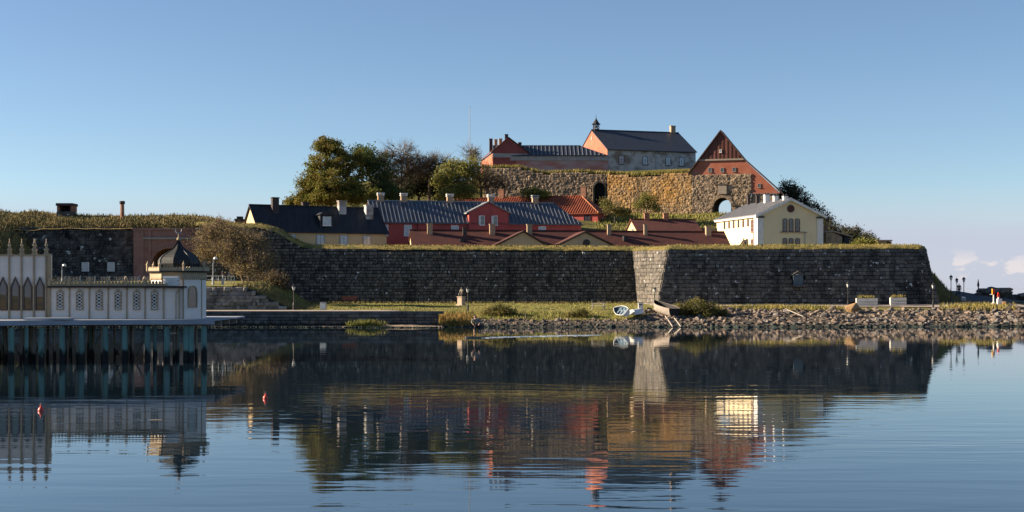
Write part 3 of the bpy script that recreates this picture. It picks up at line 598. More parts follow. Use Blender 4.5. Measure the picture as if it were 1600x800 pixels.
for px, w, mm, zz in ((677, .75, BRICKY, .95), (731, .6, BRICKD, .4), (775, .8, BRICKY, .95), (834, .75, BRICKY, .95), (962, .55, BRICKY, 1.0), (1021, .5, BRICKY, 1.0), (1124, .8, BRICKY, .85)):
    chimney(h, X(px, 207)-d0[0], 3.2 if mm is BRICKY else 2.6, hr-1.3, hr+zz, w, mm)
for px, py in ((987, 371), (724, 377)):
    x_ = X(px, 204)-d0[0]; z_ = Z(py, 204)-ZB
    MB().prism([(x_-.35, 1.1, z_-.35), (x_+.35, 1.1, z_-.35), (x_+.28, 1.1, z_+.4), (x_-.28, 1.1, z_+.4)], (0, 1.2, 0)).build('roof_vent', IRON, h)
# E: small tiled house in front of the castle wall
e0 = (X(997, 220), 220.0); Le = X(1098, 220)-e0[0]
h = thing('small_tiled_house', 'small house with brown tile roof and cream gable below the castle grass', 'house', (*e0, 9.0), radians(9))
he, hr = Z(361, 220)-9, Z(344, 224)-9
gable_x(h, Le, 8, he, hr, CREAM, TILED, gm=CREAM)
window(h, 3.2, he+.2, .8, .9, axis='x', sx=0, cols=1)
for px in (1023, 1054): chimney(h, X(px, 223)-e0[0]-.5, 4, hr-.6, hr+1.0, .8, BRICK)
MB().box(Le+.4, Le+9.5, 2, 2.4, 0, he+.7).build('yard_wall', OLDWALL, h)
# F: yellow house
f0 = (X(1184, 208), 208.0); thf = radians(13)
h = thing('yellow_house', 'big pale yellow house with grey roof and white corner pilasters on the bastion', 'house', (*f0, ZB), thf)
Wf, Df = 10.3, 16.5; he, hr = Z(335, 208)-ZB, Z(310.5, 209)-ZB
mb = MB(); mb.add([(0, 0, 0), (Wf, 0, 0), (Wf, 0, he), (Wf/2, 0, hr), (0, 0, he)], [(0, 1, 2, 3, 4)]); mb.add([(0, Df, 0), (Wf, Df, 0), (Wf, Df, he), (Wf/2, Df, hr), (0, Df, he)], [(4, 3, 2, 1, 0)])
mb.quad((Wf, 0, 0), (Wf, Df, 0), (Wf, Df, he), (Wf, 0, he)); mb.quad((0, Df, 0), (0, 0, 0), (0, 0, he), (0, Df, he)); mb.build('wall', YELL, h)
q = MB(); s_ = (hr-he)/(Wf/2)
for sg in (-1, 1): q.prism([(Wf/2, -.4, hr), (Wf/2, -.4, hr+.16), (Wf/2+sg*(Wf/2+.45), -.4, he-s_*.45+.16), (Wf/2+sg*(Wf/2+.45), -.4, he-s_*.45)][::sg], (0, Df+.8, 0))
ro = q.build('roof', GREYR, h)
for i in range(24):
    y_ = -.3+(Df+.6)*i/23; MB().prism([(Wf/2, y_-.03, hr+.16), (Wf/2, y_+.03, hr+.16), (Wf/2, y_+.03, hr+.22), (Wf/2, y_-.03, hr+.22)], (-(Wf/2+.45), 0, -s_*(Wf/2+.45))).build('roof_seam', GREYR, ro)
for sg in (-1, 1): MB().prism([(Wf/2, -.46, hr-.28), (Wf/2, -.46, hr+.1), (Wf/2+sg*(Wf/2+.5), -.46, he-s_*.5+.1), (Wf/2+sg*(Wf/2+.5), -.46, he-s_*.5-.28)][::sg], (0, .42, 0)).build('gable_cornice', WHITE, h)
MB().box(-.42, -.02, -.3, Df, he-.4, he-.15).build('eaves_cornice', WHITE, h)
for x_ in (-.1, Wf-.85):
    p = MB().box(x_, x_+.95, -.14, .6, 0, he-.5).build('pilaster', WHITE, h); MB().box(x_-.1, x_+1.05, -.28, .6, he-.5, he-.25).build('capital', mat('dark_lead', (.06, .06, .065), rough=.6), p)
MB().box(-.12, 0, .6, 1.2, 0, he-.45).build('pilaster', WHITE, h)
px2 = lambda px: (X(px, 208.9)-f0[0])/cos(thf)
zu, zl = Z(352.5, 209)-ZB, Z(381, 209)-ZB
for px in (1226.5, 1236.5, 1247):
    window(h, px2(px), zu, .72, 1.75, m=BROWNW, cols=2, rows=3, arch=True, fw=.1); window(h, px2(px), zl, .72, 1.35, m=BROWNW, cols=2, rows=2, arch=True, fw=.1)
MB().box(px2(1219), px2(1262), -.2, .0, Z(363.5, 209)-ZB, Z(362, 209)-ZB).build('string_course', TRIMW, h)
xw, zw = px2(1236), Z(326, 209)-ZB
w = MB().lathe([(.42, 0), (.56, 0), (.56, .12), (.42, .12)], 20).box(-.03, .03, -.42, .42, .02, .09).box(-.42, .42, -.03, .03, .02, .09).xf(Matrix.Translation((xw, 0, zw)) @ Matrix.Rotation(pi/2, 4, 'X')).build('round_window', BROWNW, h)
MB().lathe([(.42, 0), (.42, .05)], 20).xf(Matrix.Translation((xw, 0, zw)) @ Matrix.Rotation(pi/2, 4, 'X')).build('pane', GLASS, w)
MB().path([(px2(1259), -.12, 0), (px2(1259), -.12, Z(364, 209)-ZB)], .05, 6).build('downpipe', GREYI, h)
for i in range(6): window(h, 3.6+i*1.9, zu+.5, .55, .85, axis='x', sx=0, m=BROWNW, cols=1, rows=2, arch=True, fw=.07)
window(h, 2.0, zu, .8, 1.9, axis='x', sx=0, m=mat('orange_frame', (.4, .16, .07), rough=.6), cols=1, rows=3); window(h, 2.0, zl, .8, 1.5, axis='x', sx=0, m=MATS['orange_frame'], cols=1, rows=2)
window(h, 4.6, zl+.2, .55, .85, axis='x', sx=0, m=BROWNW, cols=1, rows=2, arch=True, fw=.07)
MB().path([(-.35, 1.35, he-.3), (-.12, 1.35, he-.8), (-.12, 1.35, 0)], .07, 6).build('downpipe', IRON, h)
for i, (y_, mm, zz, w) in enumerate(((.9, WHITE, .3, 1.0), (4.4, WHITE, .55, 1.0), (7.8, WHITE, .95, 1.1), (11.4, BRICKD, 1.1, .62), (14.9, BRICKD, 1.3, .62))): chimney(h, Wf/2-.4, y_, hr-.8, hr+zz, w*.68, mm, pots=2)
# small stone building and brick stump beyond the yellow house
s0 = (X(1291, 214), 214.0)
h = thing('stone_outbuilding', 'little rough stone building with sagging pale roof beside the yellow house', 'outbuilding', (*s0, 7.6), radians(10))
hb = Z(364, 215)-7.6
MB().prism([(0, 0, 0), (2.4, 0, 0), (2.6, 0, hb-.6), (1.0, 0, hb+.1), (0, 0, hb)], (0, 6, 0)).build('wall', RUBBLE, h); MB().prism([(2.3, .1, 0), (6.2, .6, 0), (5.6, .6, hb-1.4), (3.0, .1, hb-.5)], (0, 5, 0)).build('side_wall', TAR, h)
MB().prism([(-.2, -.2, hb+.02), (1.0, -.2, hb+.14), (4.3, -.2, hb-.7), (4.3, -.2, hb-.5), (1.0, -.2, hb+.34), (-.2, -.2, hb+.2)], (0, 6, 0)).build('roof', TRIMW, h); chimney(h, .9, 3, hb, hb+1.0, .8, BRICK)
MB().prism([(1.9, -1.6, 1.4), (6.4, -1.6, 1.4), (5.6, .2, 2.35), (3.0, .2, 2.35)], (0, 0, .15)).build('lean_to_roof', GREYR, h)
h = thing('brick_stump', 'squat brown brick block at the far end of the bastion', 'brick block', (X(1380, 200), 200, 7.6))
MB().box(-.9, .35, -.5, 1.5, 0, Z(377, 200)-7.6).build('body', RUBBLE, h); MB().box(.36, 1.1, -.35, 1.4, 0, Z(377, 200)-7.65).build('side_block', BRICKD, h); MB().box(-1.0, 1.15, -.6, 1.6, Z(377, 200)-7.6, Z(376, 200)-7.5).build('cap', TRIMW, h)

# ------------------------------------------------------------------ castle
# terrace on which the castle stands
wA, wB, wC = (X(755, 268), 268.0), (X(950, 263.5), 263.5), (X(950, 261.4), 261.4)
g0 = (X(1081, 256), 256.0); g1 = (X(1219, 251.6), 251.6)
mb = MB(); mb.prism([(wA[0], wA[1]+.5, 12), (wB[0], wB[1]+.5, 12), (g0[0]-.2, g0[1]+.6, 12), (g0[0]+2.0, g0[1]+10, 12), (g0[0]+2.5, 300, 12), (wA[0]-6, 300, 12)], (0, 0, 14.3)); mb.build('castle_terrace', MATS['hill_grass'], kind='structure')
def rubble_wall(name, label, p0, p1, z0, ztop, m, rows, seed, keep=None, arch=None):
    t = thing(name, label, 'castle wall')
    n = 14; mb = MB()
    for i in range(n):
        u0, u1 = i/n, (i+1)/n; a = (lerp(p0[0], p1[0], u0), lerp(p0[1], p1[1], u0)+.12); b = (lerp(p0[0], p1[0], u1), lerp(p0[1], p1[1], u1)+.12)
        mb.quad((*a, z0), (*b, z0), (*b, ztop(u1)), (*a, ztop(u0)))
    mb.build('wall_core', mat('rubble_joint', (.1, .075, .05), rough=1), t)
    zt = max(ztop(i/20) for i in range(21))
    def kp(c):
        u = (c.x-p0[0])/(p1[0]-p0[0]); return c.z < ztop(u)-.12 and not (keep and keep(c))
    block_wall(t, (*p0, z0), (*p1, z0), (*p1, zt), (*p0, zt), rows, .2, .58, .15, m, 0, units=UR, gap=-.04, rowjit=.35, tilt=.15, seed=seed, keep=kp)
    return t
axx, azz = X(936.5, 263.8), Z(295, 263.8)
wz = lambda u: interp([(0, Z(263, 267)), (.3, Z(263, 266)), (.5, Z(271, 265)), (.75, Z(268.5, 264)), (1, Z(272, 263))], u)
cwl = rubble_wall('castle_wall', 'brown rubble castle wall with a small arched opening under red building', wA, wB, 14.5, wz, RUBBLE, 28, 31, keep=lambda c: abs(c.x-axx) < 1.05 and c.z < azz+1.0)
MB().prism([(axx-1.0, 263.5, 14.5), (axx+1.0, 263.5, 14.5)]+[(axx+1.0*cos(pi*i/8), 263.5, azz+.1+1.0*sin(pi*i/8)) for i in range(9)], (0, .12, 0)).build('arched_recess', DARKW, cwl)
ring = MB()
for i in range(8): t0, t1 = pi*i/8, pi*(i+1)/8; ring.prism([(axx+r*cos(t), 263.05, azz+.1+r*sin(t)) for r, t in ((1.0, t0), (1.3, t0), (1.3, t1), (1.0, t1))], (0, .5, 0))
ring.box(axx-1.3, axx-1.0, 263.05, 263.55, 14.5, azz+.1); ring.box(axx+1.0, axx+1.3, 263.05, 263.55, 14.5, azz+.1); ring.build('arch_surround', RUBBLE, cwl)
wz2 = lambda u: interp([(0, Z(271, 261)), (.3, Z(275, 260)), (.6, Z(273, 258)), (1, Z(270, 256))], u)
rubble_wall('lichen_wall', 'tall castle wall with orange lichen between small arch and gatehouse', wC, g0, 13.5, wz2, LICHEN, 31, 33)
# gatehouse
gl = sqrt((g1[0]-g0[0])**2+(g1[1]-g0[1])**2); thg = math.atan2(g1[1]-g0[1], g1[0]-g0[0])
zg = 13.8; G = thing('castle_gatehouse', 'castle gatehouse with steep red gable over a stone arched gateway', 'gatehouse', (*g0, zg), thg)
def gu(px):   # distance along the gatehouse front for a photo column
    k = (px-800)/F; return (k*g0[1]-g0[0])/(cos(thg)-k*sin(thg))
def gzz(px, py): return Z(py, g0[1]+gu(px)*sin(thg))-zg
S1 = gu(1174); zs = gzz(1128, 273); za_ = gzz(1128, 309); ra = (gu(1142.5)-gu(1115))/2; ca = (gu(1142.5)+gu(1115))/2; zsp = za_-ra
mb = MB(); arc = [(ca-ra*cos(pi*i/12), zsp+ra*sin(pi*i/12)) for i in range(13)]
mb.quad((0, .1, 0), (ca-ra, .1, 0), (ca-ra, .1, zs), (0, .1, zs)); mb.quad((ca+ra, .1, 0), (S1, .1, 0), (S1, .1, zs), (ca+ra, .1, zs))
for (x0, z0), (x1, z1) in zip(arc, arc[1:]): mb.quad((x0, .1, z0), (x1, .1, z1), (x1, .1, zs), (x0, .1, zs)); mb.quad((x0, -.1, z0), (x0, 7, z0), (x1, 7, z1), (x1, -.1, z1))
for s in (-1, 1): mb.quad((ca+s*ra, -.1, 0), (ca+s*ra, 7, 0), (ca+s*ra, 7, zsp), (ca+s*ra, -.1, zsp))
mb.build('stone_front', MATS['rubble_joint'], G)
block_wall(G, (0, 0, 0), (S1, 0, 0), (S1, 0, zs), (0, 0, zs), 29, .2, .58, .14, RUBBLE, 0, units=UR, gap=-.04, rowjit=.3, tilt=.12, seed=35, keep=lambda c: not (abs(c.x-ca) < ra+.25 and c.z < zsp+sqrt(max(0, (ra+.25)**2-(c.x-ca)**2))))
for i in range(11):
    t0, t1 = pi*(i+.05)/11, pi*(i+.95)/11; MB().prism([(ca+r*cos(t), -.22, zsp+r*sin(t)) for r, t in ((ra, t0), (ra+.45, t0), (ra+.45, t1), (ra, t1))], (0, .4, 0)).build('voussoir', RUBBLE, G)
re_ = gu(1219); zr = gzz(1215, 302)
mb = MB(); mb.box(S1+.02, re_-.3, .25, 7, 0, zr).build('stone_wing', RUBBLE, G)
zap, zw_ = gzz(1126, 205.5), gzz(1128, 250)
xl, xr_ = gu(1093.5), gu(1162); xa = gu(1126)
# plaster zone: left foot, right long slope
zlf = gzz(1081, 268)
MB().add([(-.05, 0, zs-.02), (S1, 0, zs-.02), (S1, 0, zr), (re_, 0, zr), (xr_, 0, zw_), (xl, 0, zw_), (-.05, 0, zlf)], [(0, 1, 4, 5, 6), (1, 2, 3, 4)]).build('plaster_front', REDC, G)
MB().add([(xl, -.03, zw_), (xr_, -.03, zw_), (xa, -.03, zap)], [(0, 1, 2)]).build('gable_backing', BROWNW, G)
MB().add([(xl, 3.5, zw_), (xr_, 3.5, zw_), (xa, 3.5, zap)], [(2, 1, 0)]).build('gable_backing', BROWNW, G)
# boarded gable: one plank after another
nb_ = 22
for i in range(nb_):
    x0, x1 = lerp(xl, xr_, i/nb_)+.015, lerp(xl, xr_, (i+1)/nb_)-.015
    def zt_(x): return zw_+(zap-zw_)*((x-xl)/(xa-xl) if x < xa else (xr_-x)/(xr_-xa))
    top = [(x0, zt_(x0)), (x1, zt_(x1))]
    if x0 < xa < x1: top = [(x0, zt_(x0)), (xa, zap), (x1, zt_(x1))]
    dp = -.1-.05*(i % 2)
    MB().prism([(x0, dp, zw_+.2), (x1, dp, zw_+.2)]+[(a, dp, max(b, zw_+.22)) for a, b in top[::-1]], (0, .1, 0)).build('gable_board', WOODR, G)
MB().box(xl-.2, xr_+.1, -.22, .05, zw_-.1, zw_+.2).build('gable_beam', TRIMW, G)
q = MB()
for (x0, z0), (x1, z1) in (((xa, zap), (-.6, zlf-.45)), ((xa, zap), (xr_, zw_)), ((xr_, zw_), (re_+.5, zr-.25))):
    q.prism([(x0, -.4, z0+.02), (x0, -.4, z0+.3), (x1, -.4, z1+.3), (x1, -.4, z1+.02)] if x1 > x0 else [(x1, -.4, z1+.02), (x1, -.4, z1+.3), (x0, -.4, z0+.3), (x0, -.4, z0+.02)], (0, 4.4, 0))
q.build('roof', mat('gate_tile_roof', (.1, .06, .045), (.07, .045, .04), scale=2, rough=.85), G)
for px, py, s, m_ in ((1109.5, 265.5, .62, DARKW), (1128.5, 265.5, .62, DARKW), (1147, 265, .62, DARKW), (1126, 236, .42, WHITE), (1186, 290, .55, DARKW)):
    window(G, gu(px), gzz(px, py), s, s*1.25, y=-.16 if m_ is WHITE else 0, m=TRIMW if m_ is not WHITE else WHITE, glass=GLASS if m_ is not WHITE else GLASSL, cols=1, rows=2, fw=.07)
pn = MB().box(gu(1129)-.75, gu(1129)+.75, -.32, .05, gzz(1128, 301)-.25, gzz(1128, 289)).build('stone_tablet', TRIMW, G); MB().box(gu(1129)-.95, gu(1129)+.95, -.42, .05, gzz(1128, 289), gzz(1128, 288)).build('tablet_hood', BARK, pn)
MB().box(gu(1143), gu(1150), -.7, -.2, gzz(1146, 322), gzz(1146, 319)).build('gate_hook', BARK, G)
# great hall
hz = 26.0; h0 = (X(949, 276), 276.0); thh = radians(17); Lh = X(1087, 281.5)-h0[0]; Lh = Lh/cos(thh)
H_ = thing('castle_hall', 'castle hall with big dark roof, bell turret and orange gable end', 'castle hall', (*h0, hz), thh)
he, hr = Z(233, 276)-hz, Z(204.5, 285)-hz; Dh = 17.5
gable_x(H_, Lh, Dh, he, hr, GREYP, METALC, gm=REDC, oh=.4, ox=.15)
for px in (971, 1008, 1044, 1065):
    d_ = 276+(px-949)/138*5.5; window(H_, (X(px, d_)-h0[0])/cos(thh), Z(251+(px-971)*.03, d_)-hz, 1.15, 1.45, glass=GLASSL, m=mat('dark_frame', (.1, .11, .12), rough=.6), cols=2, rows=3, arch=True, fw=.1)
MB().tube((Lh*.545, -.08, 0), (Lh*.545, -.08, he), .08, .08, 6).build('downpipe', GREYI, H_)
tx, ty = .9, Dh/2
b_ = MB(); b_.box(tx-.5, tx+.5, ty-.5, ty+.5, hr-.2, hr+.35)
for sx in (-1, 1):
    for sy in (-1, 1): b_.box(tx+sx*.42-.09, tx+sx*.42+.09, ty+sy*.42-.09, ty+sy*.42+.09, hr+.35, hr+1.25)
bt = b_.build('bell_turret', mat('turret_wood', (.07, .06, .06), rough=.7), H_); MB().lathe([(.95, 0), (.62, .3), (.34, .75), (.12, 1.15), (.04, 1.5), (.02, 2.1)], 8, (tx, ty, hr+1.25), pi/8).build('turret_roof', DOMEM, bt)
MB().lathe([(.05, .45), (.14, .42), (.2, .2), (.3, 0)], 10, (tx, ty, hr+.6)).build('bell', IRON, bt)
MB().lathe([(.42, 0), (.42, .06)], 20).xf(Matrix.Translation((-.03, Dh/2, hr-1.6)) @ Matrix.Rotation(-pi/2, 4, 'Y')).build('clock_face', TRIMW, H_)
chimney(H_, Lh-1.2, Dh/2, hr-.6, hr+1.4, 1.0, BRICKY)
# low wing between
w0 = (X(823, 277), 277.0)
Wg = thing('castle_low_wing', 'low castle wing with ribbed black roof and worn pink wall', 'castle wing', (X(769, 275), 275.0, hz), 0)
Lw = X(950, 275)-X(769, 275); he, hr = Z(243, 275)-hz, Z(229, 279)-hz
gable_x(Wg, Lw, 8, he, hr, REDW, METALC, oh=.3, ox=0, hip=(0, 5.2), seams=.8, seam_m=mat('pale_seam', (.2, .22, .25), rough=.45, spec=.5))
MB().box(-.02, Lw, -.16, .02, he-1.0, he-.12).build('cornice_band', mat('grey_band', (.36, .34, .33), (.29, .27, .26), scale=1, rough=.9), Wg)
# left red wing
r0 = (X(770, 274.4), 274.4); thr = radians(8)
Rw = thing('castle_red_wing', 'red castle wing with low gable and a cluster of chimneys', 'castle wing', (*r0, hz), thr)
Wr, Dr = X(826, 276)-r0[0], 20; he, hr = Z(240, 276)-hz, Z(217, 277)-hz
xa = Wr*.44
mb = MB(); mb.add([(0, 0, 0), (Wr, 0, 0), (Wr, 0, he), (xa, 0, hr), (0, 0, he+.2)], [(0, 1, 2, 3, 4)]); mb.quad((0, Dr, 0), (0, 0, 0), (0, 0, he+.2), (0, Dr, he+.2)); mb.quad((Wr, 0, 0), (Wr, Dr, 0), (Wr, Dr, he), (Wr, 0, he)); mb.build('wall', REDC, Rw)
MB().add([(-.02, -.04, 0), (Wr, -.04, 0), (Wr, -.04, he), (xa, -.04, hr-.1), (-.02, -.04, he)], [(0, 1, 2, 3, 4)]).build('gable_wall', mat('castle_dark_red', (.24, .07, .065), (.28, .085, .075), scale=.7, rough=.9), Rw)
MB().box(-.05, Wr, -.2, -.05, he-.9, he-.1).build('cornice_band', MATS['grey_band'], Rw)
q = MB()
for sg, xe, ze in ((-1, -.35, he+.05), (1, Wr+.3, he-.1)): q.prism([(xa, -.3, hr), (xa, -.3, hr+.16), (xe, -.3, ze+.16), (xe, -.3, ze)][::sg], (0, Dr+.4, 0))
q.build('roof', mat('castle_tile_roof', (.12, .05, .045), rough=.85), Rw)
for x_, y_, zz, mm in ((1.0, 11, .8, BRICKD), (1.6, 8, .35, BRICKY), (2.3, 6, .3, BRICKY), (2.95, 2, .75, BRICKD), (5.9, 4, -.6, BRICKD)): chimney(Rw, x_, y_, hr-1.9, hr+zz, .62, mm)
for y_ in (3, 6.5, 10, 14): window(Rw, y_, he*.5, .9, 1.4, axis='x', sx=0, m=TRIMW)
# grass strip on castle wall tops
pts = []
for _ in range(4200):
    u = R.random(); q = lerp(wA[0], wB[0], u), lerp(wA[1], wB[1], u); pts.append((q[0], q[1]+R.uniform(0, 3.0), wz(u)-.05+.15*(u < .3)))
for _ in range(3000):
    u = R.random(); q = lerp(wC[0], g0[0], u), lerp(wC[1], g0[1], u); pts.append((q[0], q[1]+R.uniform(0, 2.5), wz2(u)-.05))
blades('castle_wall_grass', pts, .3, .95, BLADE, label='dry grass growing along the top of the castle walls', cat='grass', w=.07)
turf = MB()
for fnz, p0, p1 in ((wz, wA, wB), (wz2, wC, g0)):
    for i in range(14):
        u0, u1 = i/14, (i+1)/14; a = Vector((lerp(p0[0], p1[0], u0), lerp(p0[1], p1[1], u0), fnz(u0)-.05)); b = Vector((lerp(p0[0], p1[0], u1), lerp(p0[1], p1[1], u1), fnz(u1)-.05))
        turf.quad(a, b, b+Vector((0, 3, .35)), a+Vector((0, 3, .35))); turf.quad(a+Vector((0, 3, .35)), b+Vector((0, 3, .35)), (b.x, b.y+6, 25.9), (a.x, a.y+6, 25.9))
turf.build('wall_turf', DRY, kind='structure')
# open grassy slope below the castle walls
pts = [(x, y, hill(x, y)) for x, y in ((R.uniform(14, 38), R.uniform(226, 260)) for _ in range(7000))]
blades('hill_slope_grass', pts, .2, .6, BLADE3, label='long green and straw grass on the slope below the castle', cat='grass', w=.07)
fp = thing('flagpole', 'tall thin bare flagpole rising behind the trees', 'flagpole', (X(734, 262), 262, hill(X(734, 262), 262)))
MB().tube((0, 0, 0), (0, 0, Z(168, 262)-fp.location.z), .1, .05, 8).build('pole', GREYI, fp); MB().lathe([(.02, 0), (.1, .06), (.1, .14), (.02, .2)], 8, (0, 0, Z(168, 262)-fp.location.z)).build('finial', GREYI, fp)

# ------------------------------------------------------------------ trees and bushes
def tree(name, label, base, lobes, leaf_m, clumps=60, leaves=45, leaf=.22, sig=.55, bark=None, twigs=0, trunk_r=.3, cat='tree', group=None, tw_len=1.3, wind=0.0, seed=1, shell=.45, stems=1, twr=.022):
    """lobes: (dx, dy, dz, rx, ry, rz) ellipsoids relative to the base; foliage clumps fill them, limbs reach for them"""
    rr = random.Random(seed); bark = bark or BARK
    t = thing(name, label, cat, base, group=group); wood = MB(); fol = MB()
    for si in range(stems):
        lob = lobes[si::stems] if stems > 1 else lobes
        cz = min(l[2]-l[5]*.5 for l in lob); cx = sum(l[0] for l in lob)/len(lob)*.45; cyy = sum(l[1] for l in lob)/len(lob)*.45
        fork = Vector((cx, cyy, max(.5, cz))); b0 = Vector(((si-(stems-1)/2)*.5, 0, -.5))
        wood.path([b0, b0.lerp(fork, .5)+Vector((rr.uniform(-.2, .2), 0, 0)), fork], [trunk_r*1.25, trunk_r*.9, trunk_r*.75], 8)
        for l in lob:
            c = Vector(l[:3]); mid = fork.lerp(c, .55)+Vector((rr.gauss(0, .4), rr.gauss(0, .4), rr.uniform(0, .6)))
            wood.path([fork, mid, c], [trunk_r*.6, trunk_r*.4, trunk_r*.22], 6)
            vol = (l[3]*l[4]*l[5])**(1/3)
            for _ in range(max(4, int(clumps*vol/2.5))):
                while True:
                    v = Vector((rr.uniform(-1, 1), rr.uniform(-1, 1), rr.uniform(-1, 1)))
                    if 1e-3 < v.length < 1: break
                v = v.normalized()*(v.length**shell)*(.86+.26*nz3(v.x*2+seed, v.y*2, v.z*2)*2)
                p = c+Vector((v.x*l[3], v.y*l[4], v.z*l[5]))
                a = mid.lerp(c, rr.uniform(.1, 1)); k_ = a.lerp(p, .55)+Vector((rr.gauss(0, .15), rr.gauss(0, .15), rr.gauss(.1, .15)))
                wood.path([a, k_, p], [trunk_r*.16, trunk_r*.1, trunk_r*.05], 4)
                od = (p-c); od = od.normalized() if od.length > .01 else Vector((0, 0, 1))
                for _ in range(twigs):
                    q = k_.lerp(p, rr.random()); dr = (od+Vector((rr.gauss(0, .55)+wind, rr.gauss(0, .55), rr.gauss(.25, .45)))).normalized()
                    m_ = q+dr*tw_len*rr.uniform(.3, .6); e = m_+(dr+Vector((rr.gauss(wind*.5, .3), rr.gauss(0, .3), rr.gauss(0, .3))))*tw_len*.5
                    wood.tube(q, m_, twr, twr*.8, 3, False); wood.tube(m_, e, twr*.8, twr*.4, 3, False)
                for _ in range(int(leaves*rr.uniform(.5, 1.4))):
                    q = p+Vector((rr.gauss(0, sig), rr.gauss(0, sig), rr.gauss(0, sig*.75))); s = leaf*rr.uniform(.6, 1.3)
                    u = Vector((rr.gauss(0, 1), rr.gauss(0, 1), rr.gauss(0, 1))).normalized(); w = u.orthogonal().normalized(); w = Matrix.Rotation(rr.uniform(0, pi), 3, u) @ w; b2 = u.cross(w)
                    fol.add([q-w*s*.5, q+b2*s*.32, q+w*s*.6, q-b2*s*.32], [(0, 1, 2, 3)])
    wood.build('trunk', bark, t)
    if fol.v: fol.build('crown', leaf_m, t)
    return t
LF1 = leafmat('leaf_olive', (.13, .145, .026), (.18, .135, .034))
LF2 = leafmat('leaf_dark', (.06, .09, .03), (.095, .11, .035))
LF3 = leafmat('leaf_yellow_green', (.21, .2, .045), (.15, .15, .035))
LF4 = leafmat('leaf_brown', (.17, .11, .045), (.14, .105, .04))
LF5 = leafmat('leaf_bush', (.12, .125, .035), (.19, .155, .05))
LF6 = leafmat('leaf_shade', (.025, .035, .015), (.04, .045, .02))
def tp(px, d): x = X(px, d); return (x, d, hill(x, d)-.2)
def lob(base, px, py, d, rpx, rpy, ry=None):   # ellipsoid given by its place and size in metres, read off the photo at distance d
    k = d/F; return (X(px, d)-base[0], d-base[1], Z(py, d)-base[2], rpx*k, ry or rpx*k*.9, rpy*k)
b = tp(520, 238)
tree('broadleaf_tree', 'broad olive green tree with rounded crown behind the cream house', b, [lob(b, 518, 250, 238, 36, 34), lob(b, 492, 272, 236, 26, 28), lob(b, 548, 262, 240, 30, 32), lob(b, 478, 298, 235, 20, 18), lob(b, 510, 290, 234, 36, 26), lob(b, 548, 298, 236, 26, 22), lob(b, 462, 315, 235, 15, 9), lob(b, 508, 226, 238, 22, 13), lob(b, 530, 308, 233, 30, 10), lob(b, 490, 312, 233, 26, 9), lob(b, 560, 306, 234, 22, 12)], LF1, clumps=66, leaves=60, leaf=.3, sig=.4, seed=2, shell=.6)
b = tp(590, 243)
tree('evergreen_oak', 'dark green tree between the broad tree and the bare one', b, [lob(b, 575, 250, 243, 22, 22), lob(b, 592, 275, 242, 26, 30), lob(b, 565, 240, 245, 14, 12), lob(b, 600, 300, 240, 22, 16), lob(b, 615, 304, 238, 20, 10)], LF2, clumps=60, leaves=50, leaf=.34, sig=.5, seed=3, shell=.6)
b = tp(628, 257)
tree('bare_tree', 'half bare tree with fine upswept branches behind red house chimneys', b, [lob(b, 625, 240, 257, 30, 16), lob(b, 650, 257, 258, 22, 14), lob(b, 605, 255, 257, 20, 16), lob(b, 640, 268, 257, 36, 20), lob(b, 600, 280, 256, 16, 12)], LF4, clumps=48, leaves=7, leaf=.26, sig=.6, twigs=9, tw_len=1.9, wind=-.15, seed=4, twr=.03)
b = tp(668, 260)
tree('bare_tree', 'thin leafless tree with dark understorey next to the pale green tree', b, [lob(b, 678, 256, 260, 18, 13), lob(b, 690, 256, 260, 16, 13), lob(b, 662, 262, 260, 18, 14)], LF4, clumps=44, leaves=5, leaf=.25, sig=.6, twigs=9, tw_len=1.7, wind=-.2, seed=5, twr=.03)
b = tp(650, 263)
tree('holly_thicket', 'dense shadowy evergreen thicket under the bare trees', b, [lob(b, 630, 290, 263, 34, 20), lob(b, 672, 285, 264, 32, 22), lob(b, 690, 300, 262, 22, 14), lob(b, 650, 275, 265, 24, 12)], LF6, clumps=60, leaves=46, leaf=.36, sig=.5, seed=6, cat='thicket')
b = tp(708, 248)
tree('pale_tree', 'yellow green tree in front of the castle terrace', b, [lob(b, 706, 262, 248, 18, 16), lob(b, 694, 280, 246, 18, 14), lob(b, 720, 275, 247, 20, 20), lob(b, 735, 262, 250, 18, 16), lob(b, 712, 297, 246, 14, 8), lob(b, 700, 303, 244, 20, 7), lob(b, 730, 300, 245, 20, 10)], LF3, clumps=58, leaves=42, leaf=.3, sig=.5, twigs=2, seed=8)
b = tp(752, 256)
tree('russet_tree', 'thinning brownish tree against the castle wall below red wing', b, [lob(b, 748, 265, 256, 20, 22), lob(b, 762, 282, 255, 22, 18), lob(b, 738, 285, 254, 18, 18), lob(b, 780, 288, 257, 14, 14), lob(b, 735, 240, 258, 14, 12)], LF4, clumps=50, leaves=14, leaf=.26, sig=.55, twigs=6, tw_len=1.5, seed=9)
b = tp(830, 246)
tree('green_shrub', 'rounded green shrub at the foot of the castle wall', b, [lob(b, 832, 302, 248, 16, 8), lob(b, 848, 305, 248, 14, 6)], LF3, clumps=60, leaves=40, leaf=.3, sig=.4, seed=10, cat='shrub', trunk_r=.1)
b = tp(588, 232)
tree('green_shrub', 'small bright green shrub between house chimneys under the dark tree', b, [lob(b, 584, 303, 232, 9, 8), lob(b, 578, 310, 232, 8, 6)], LF3, clumps=70, leaves=40, leaf=.3, sig=.4, seed=12, cat='shrub', trunk_r=.1)
b = tp(1009, 240)
tree('small_tree', 'small spreading tree alone on the grass before the lichen wall', b, [lob(b, 1000, 320, 240, 12, 7), lob(b, 1016, 314, 240, 13, 8), lob(b, 1024, 324, 240, 9, 6), lob(b, 1008, 308, 240, 10, 5)], LF3, clumps=60, leaves=26, leaf=.24, sig=.4, seed=13, trunk_r=.14)
b = tp(962, 238)
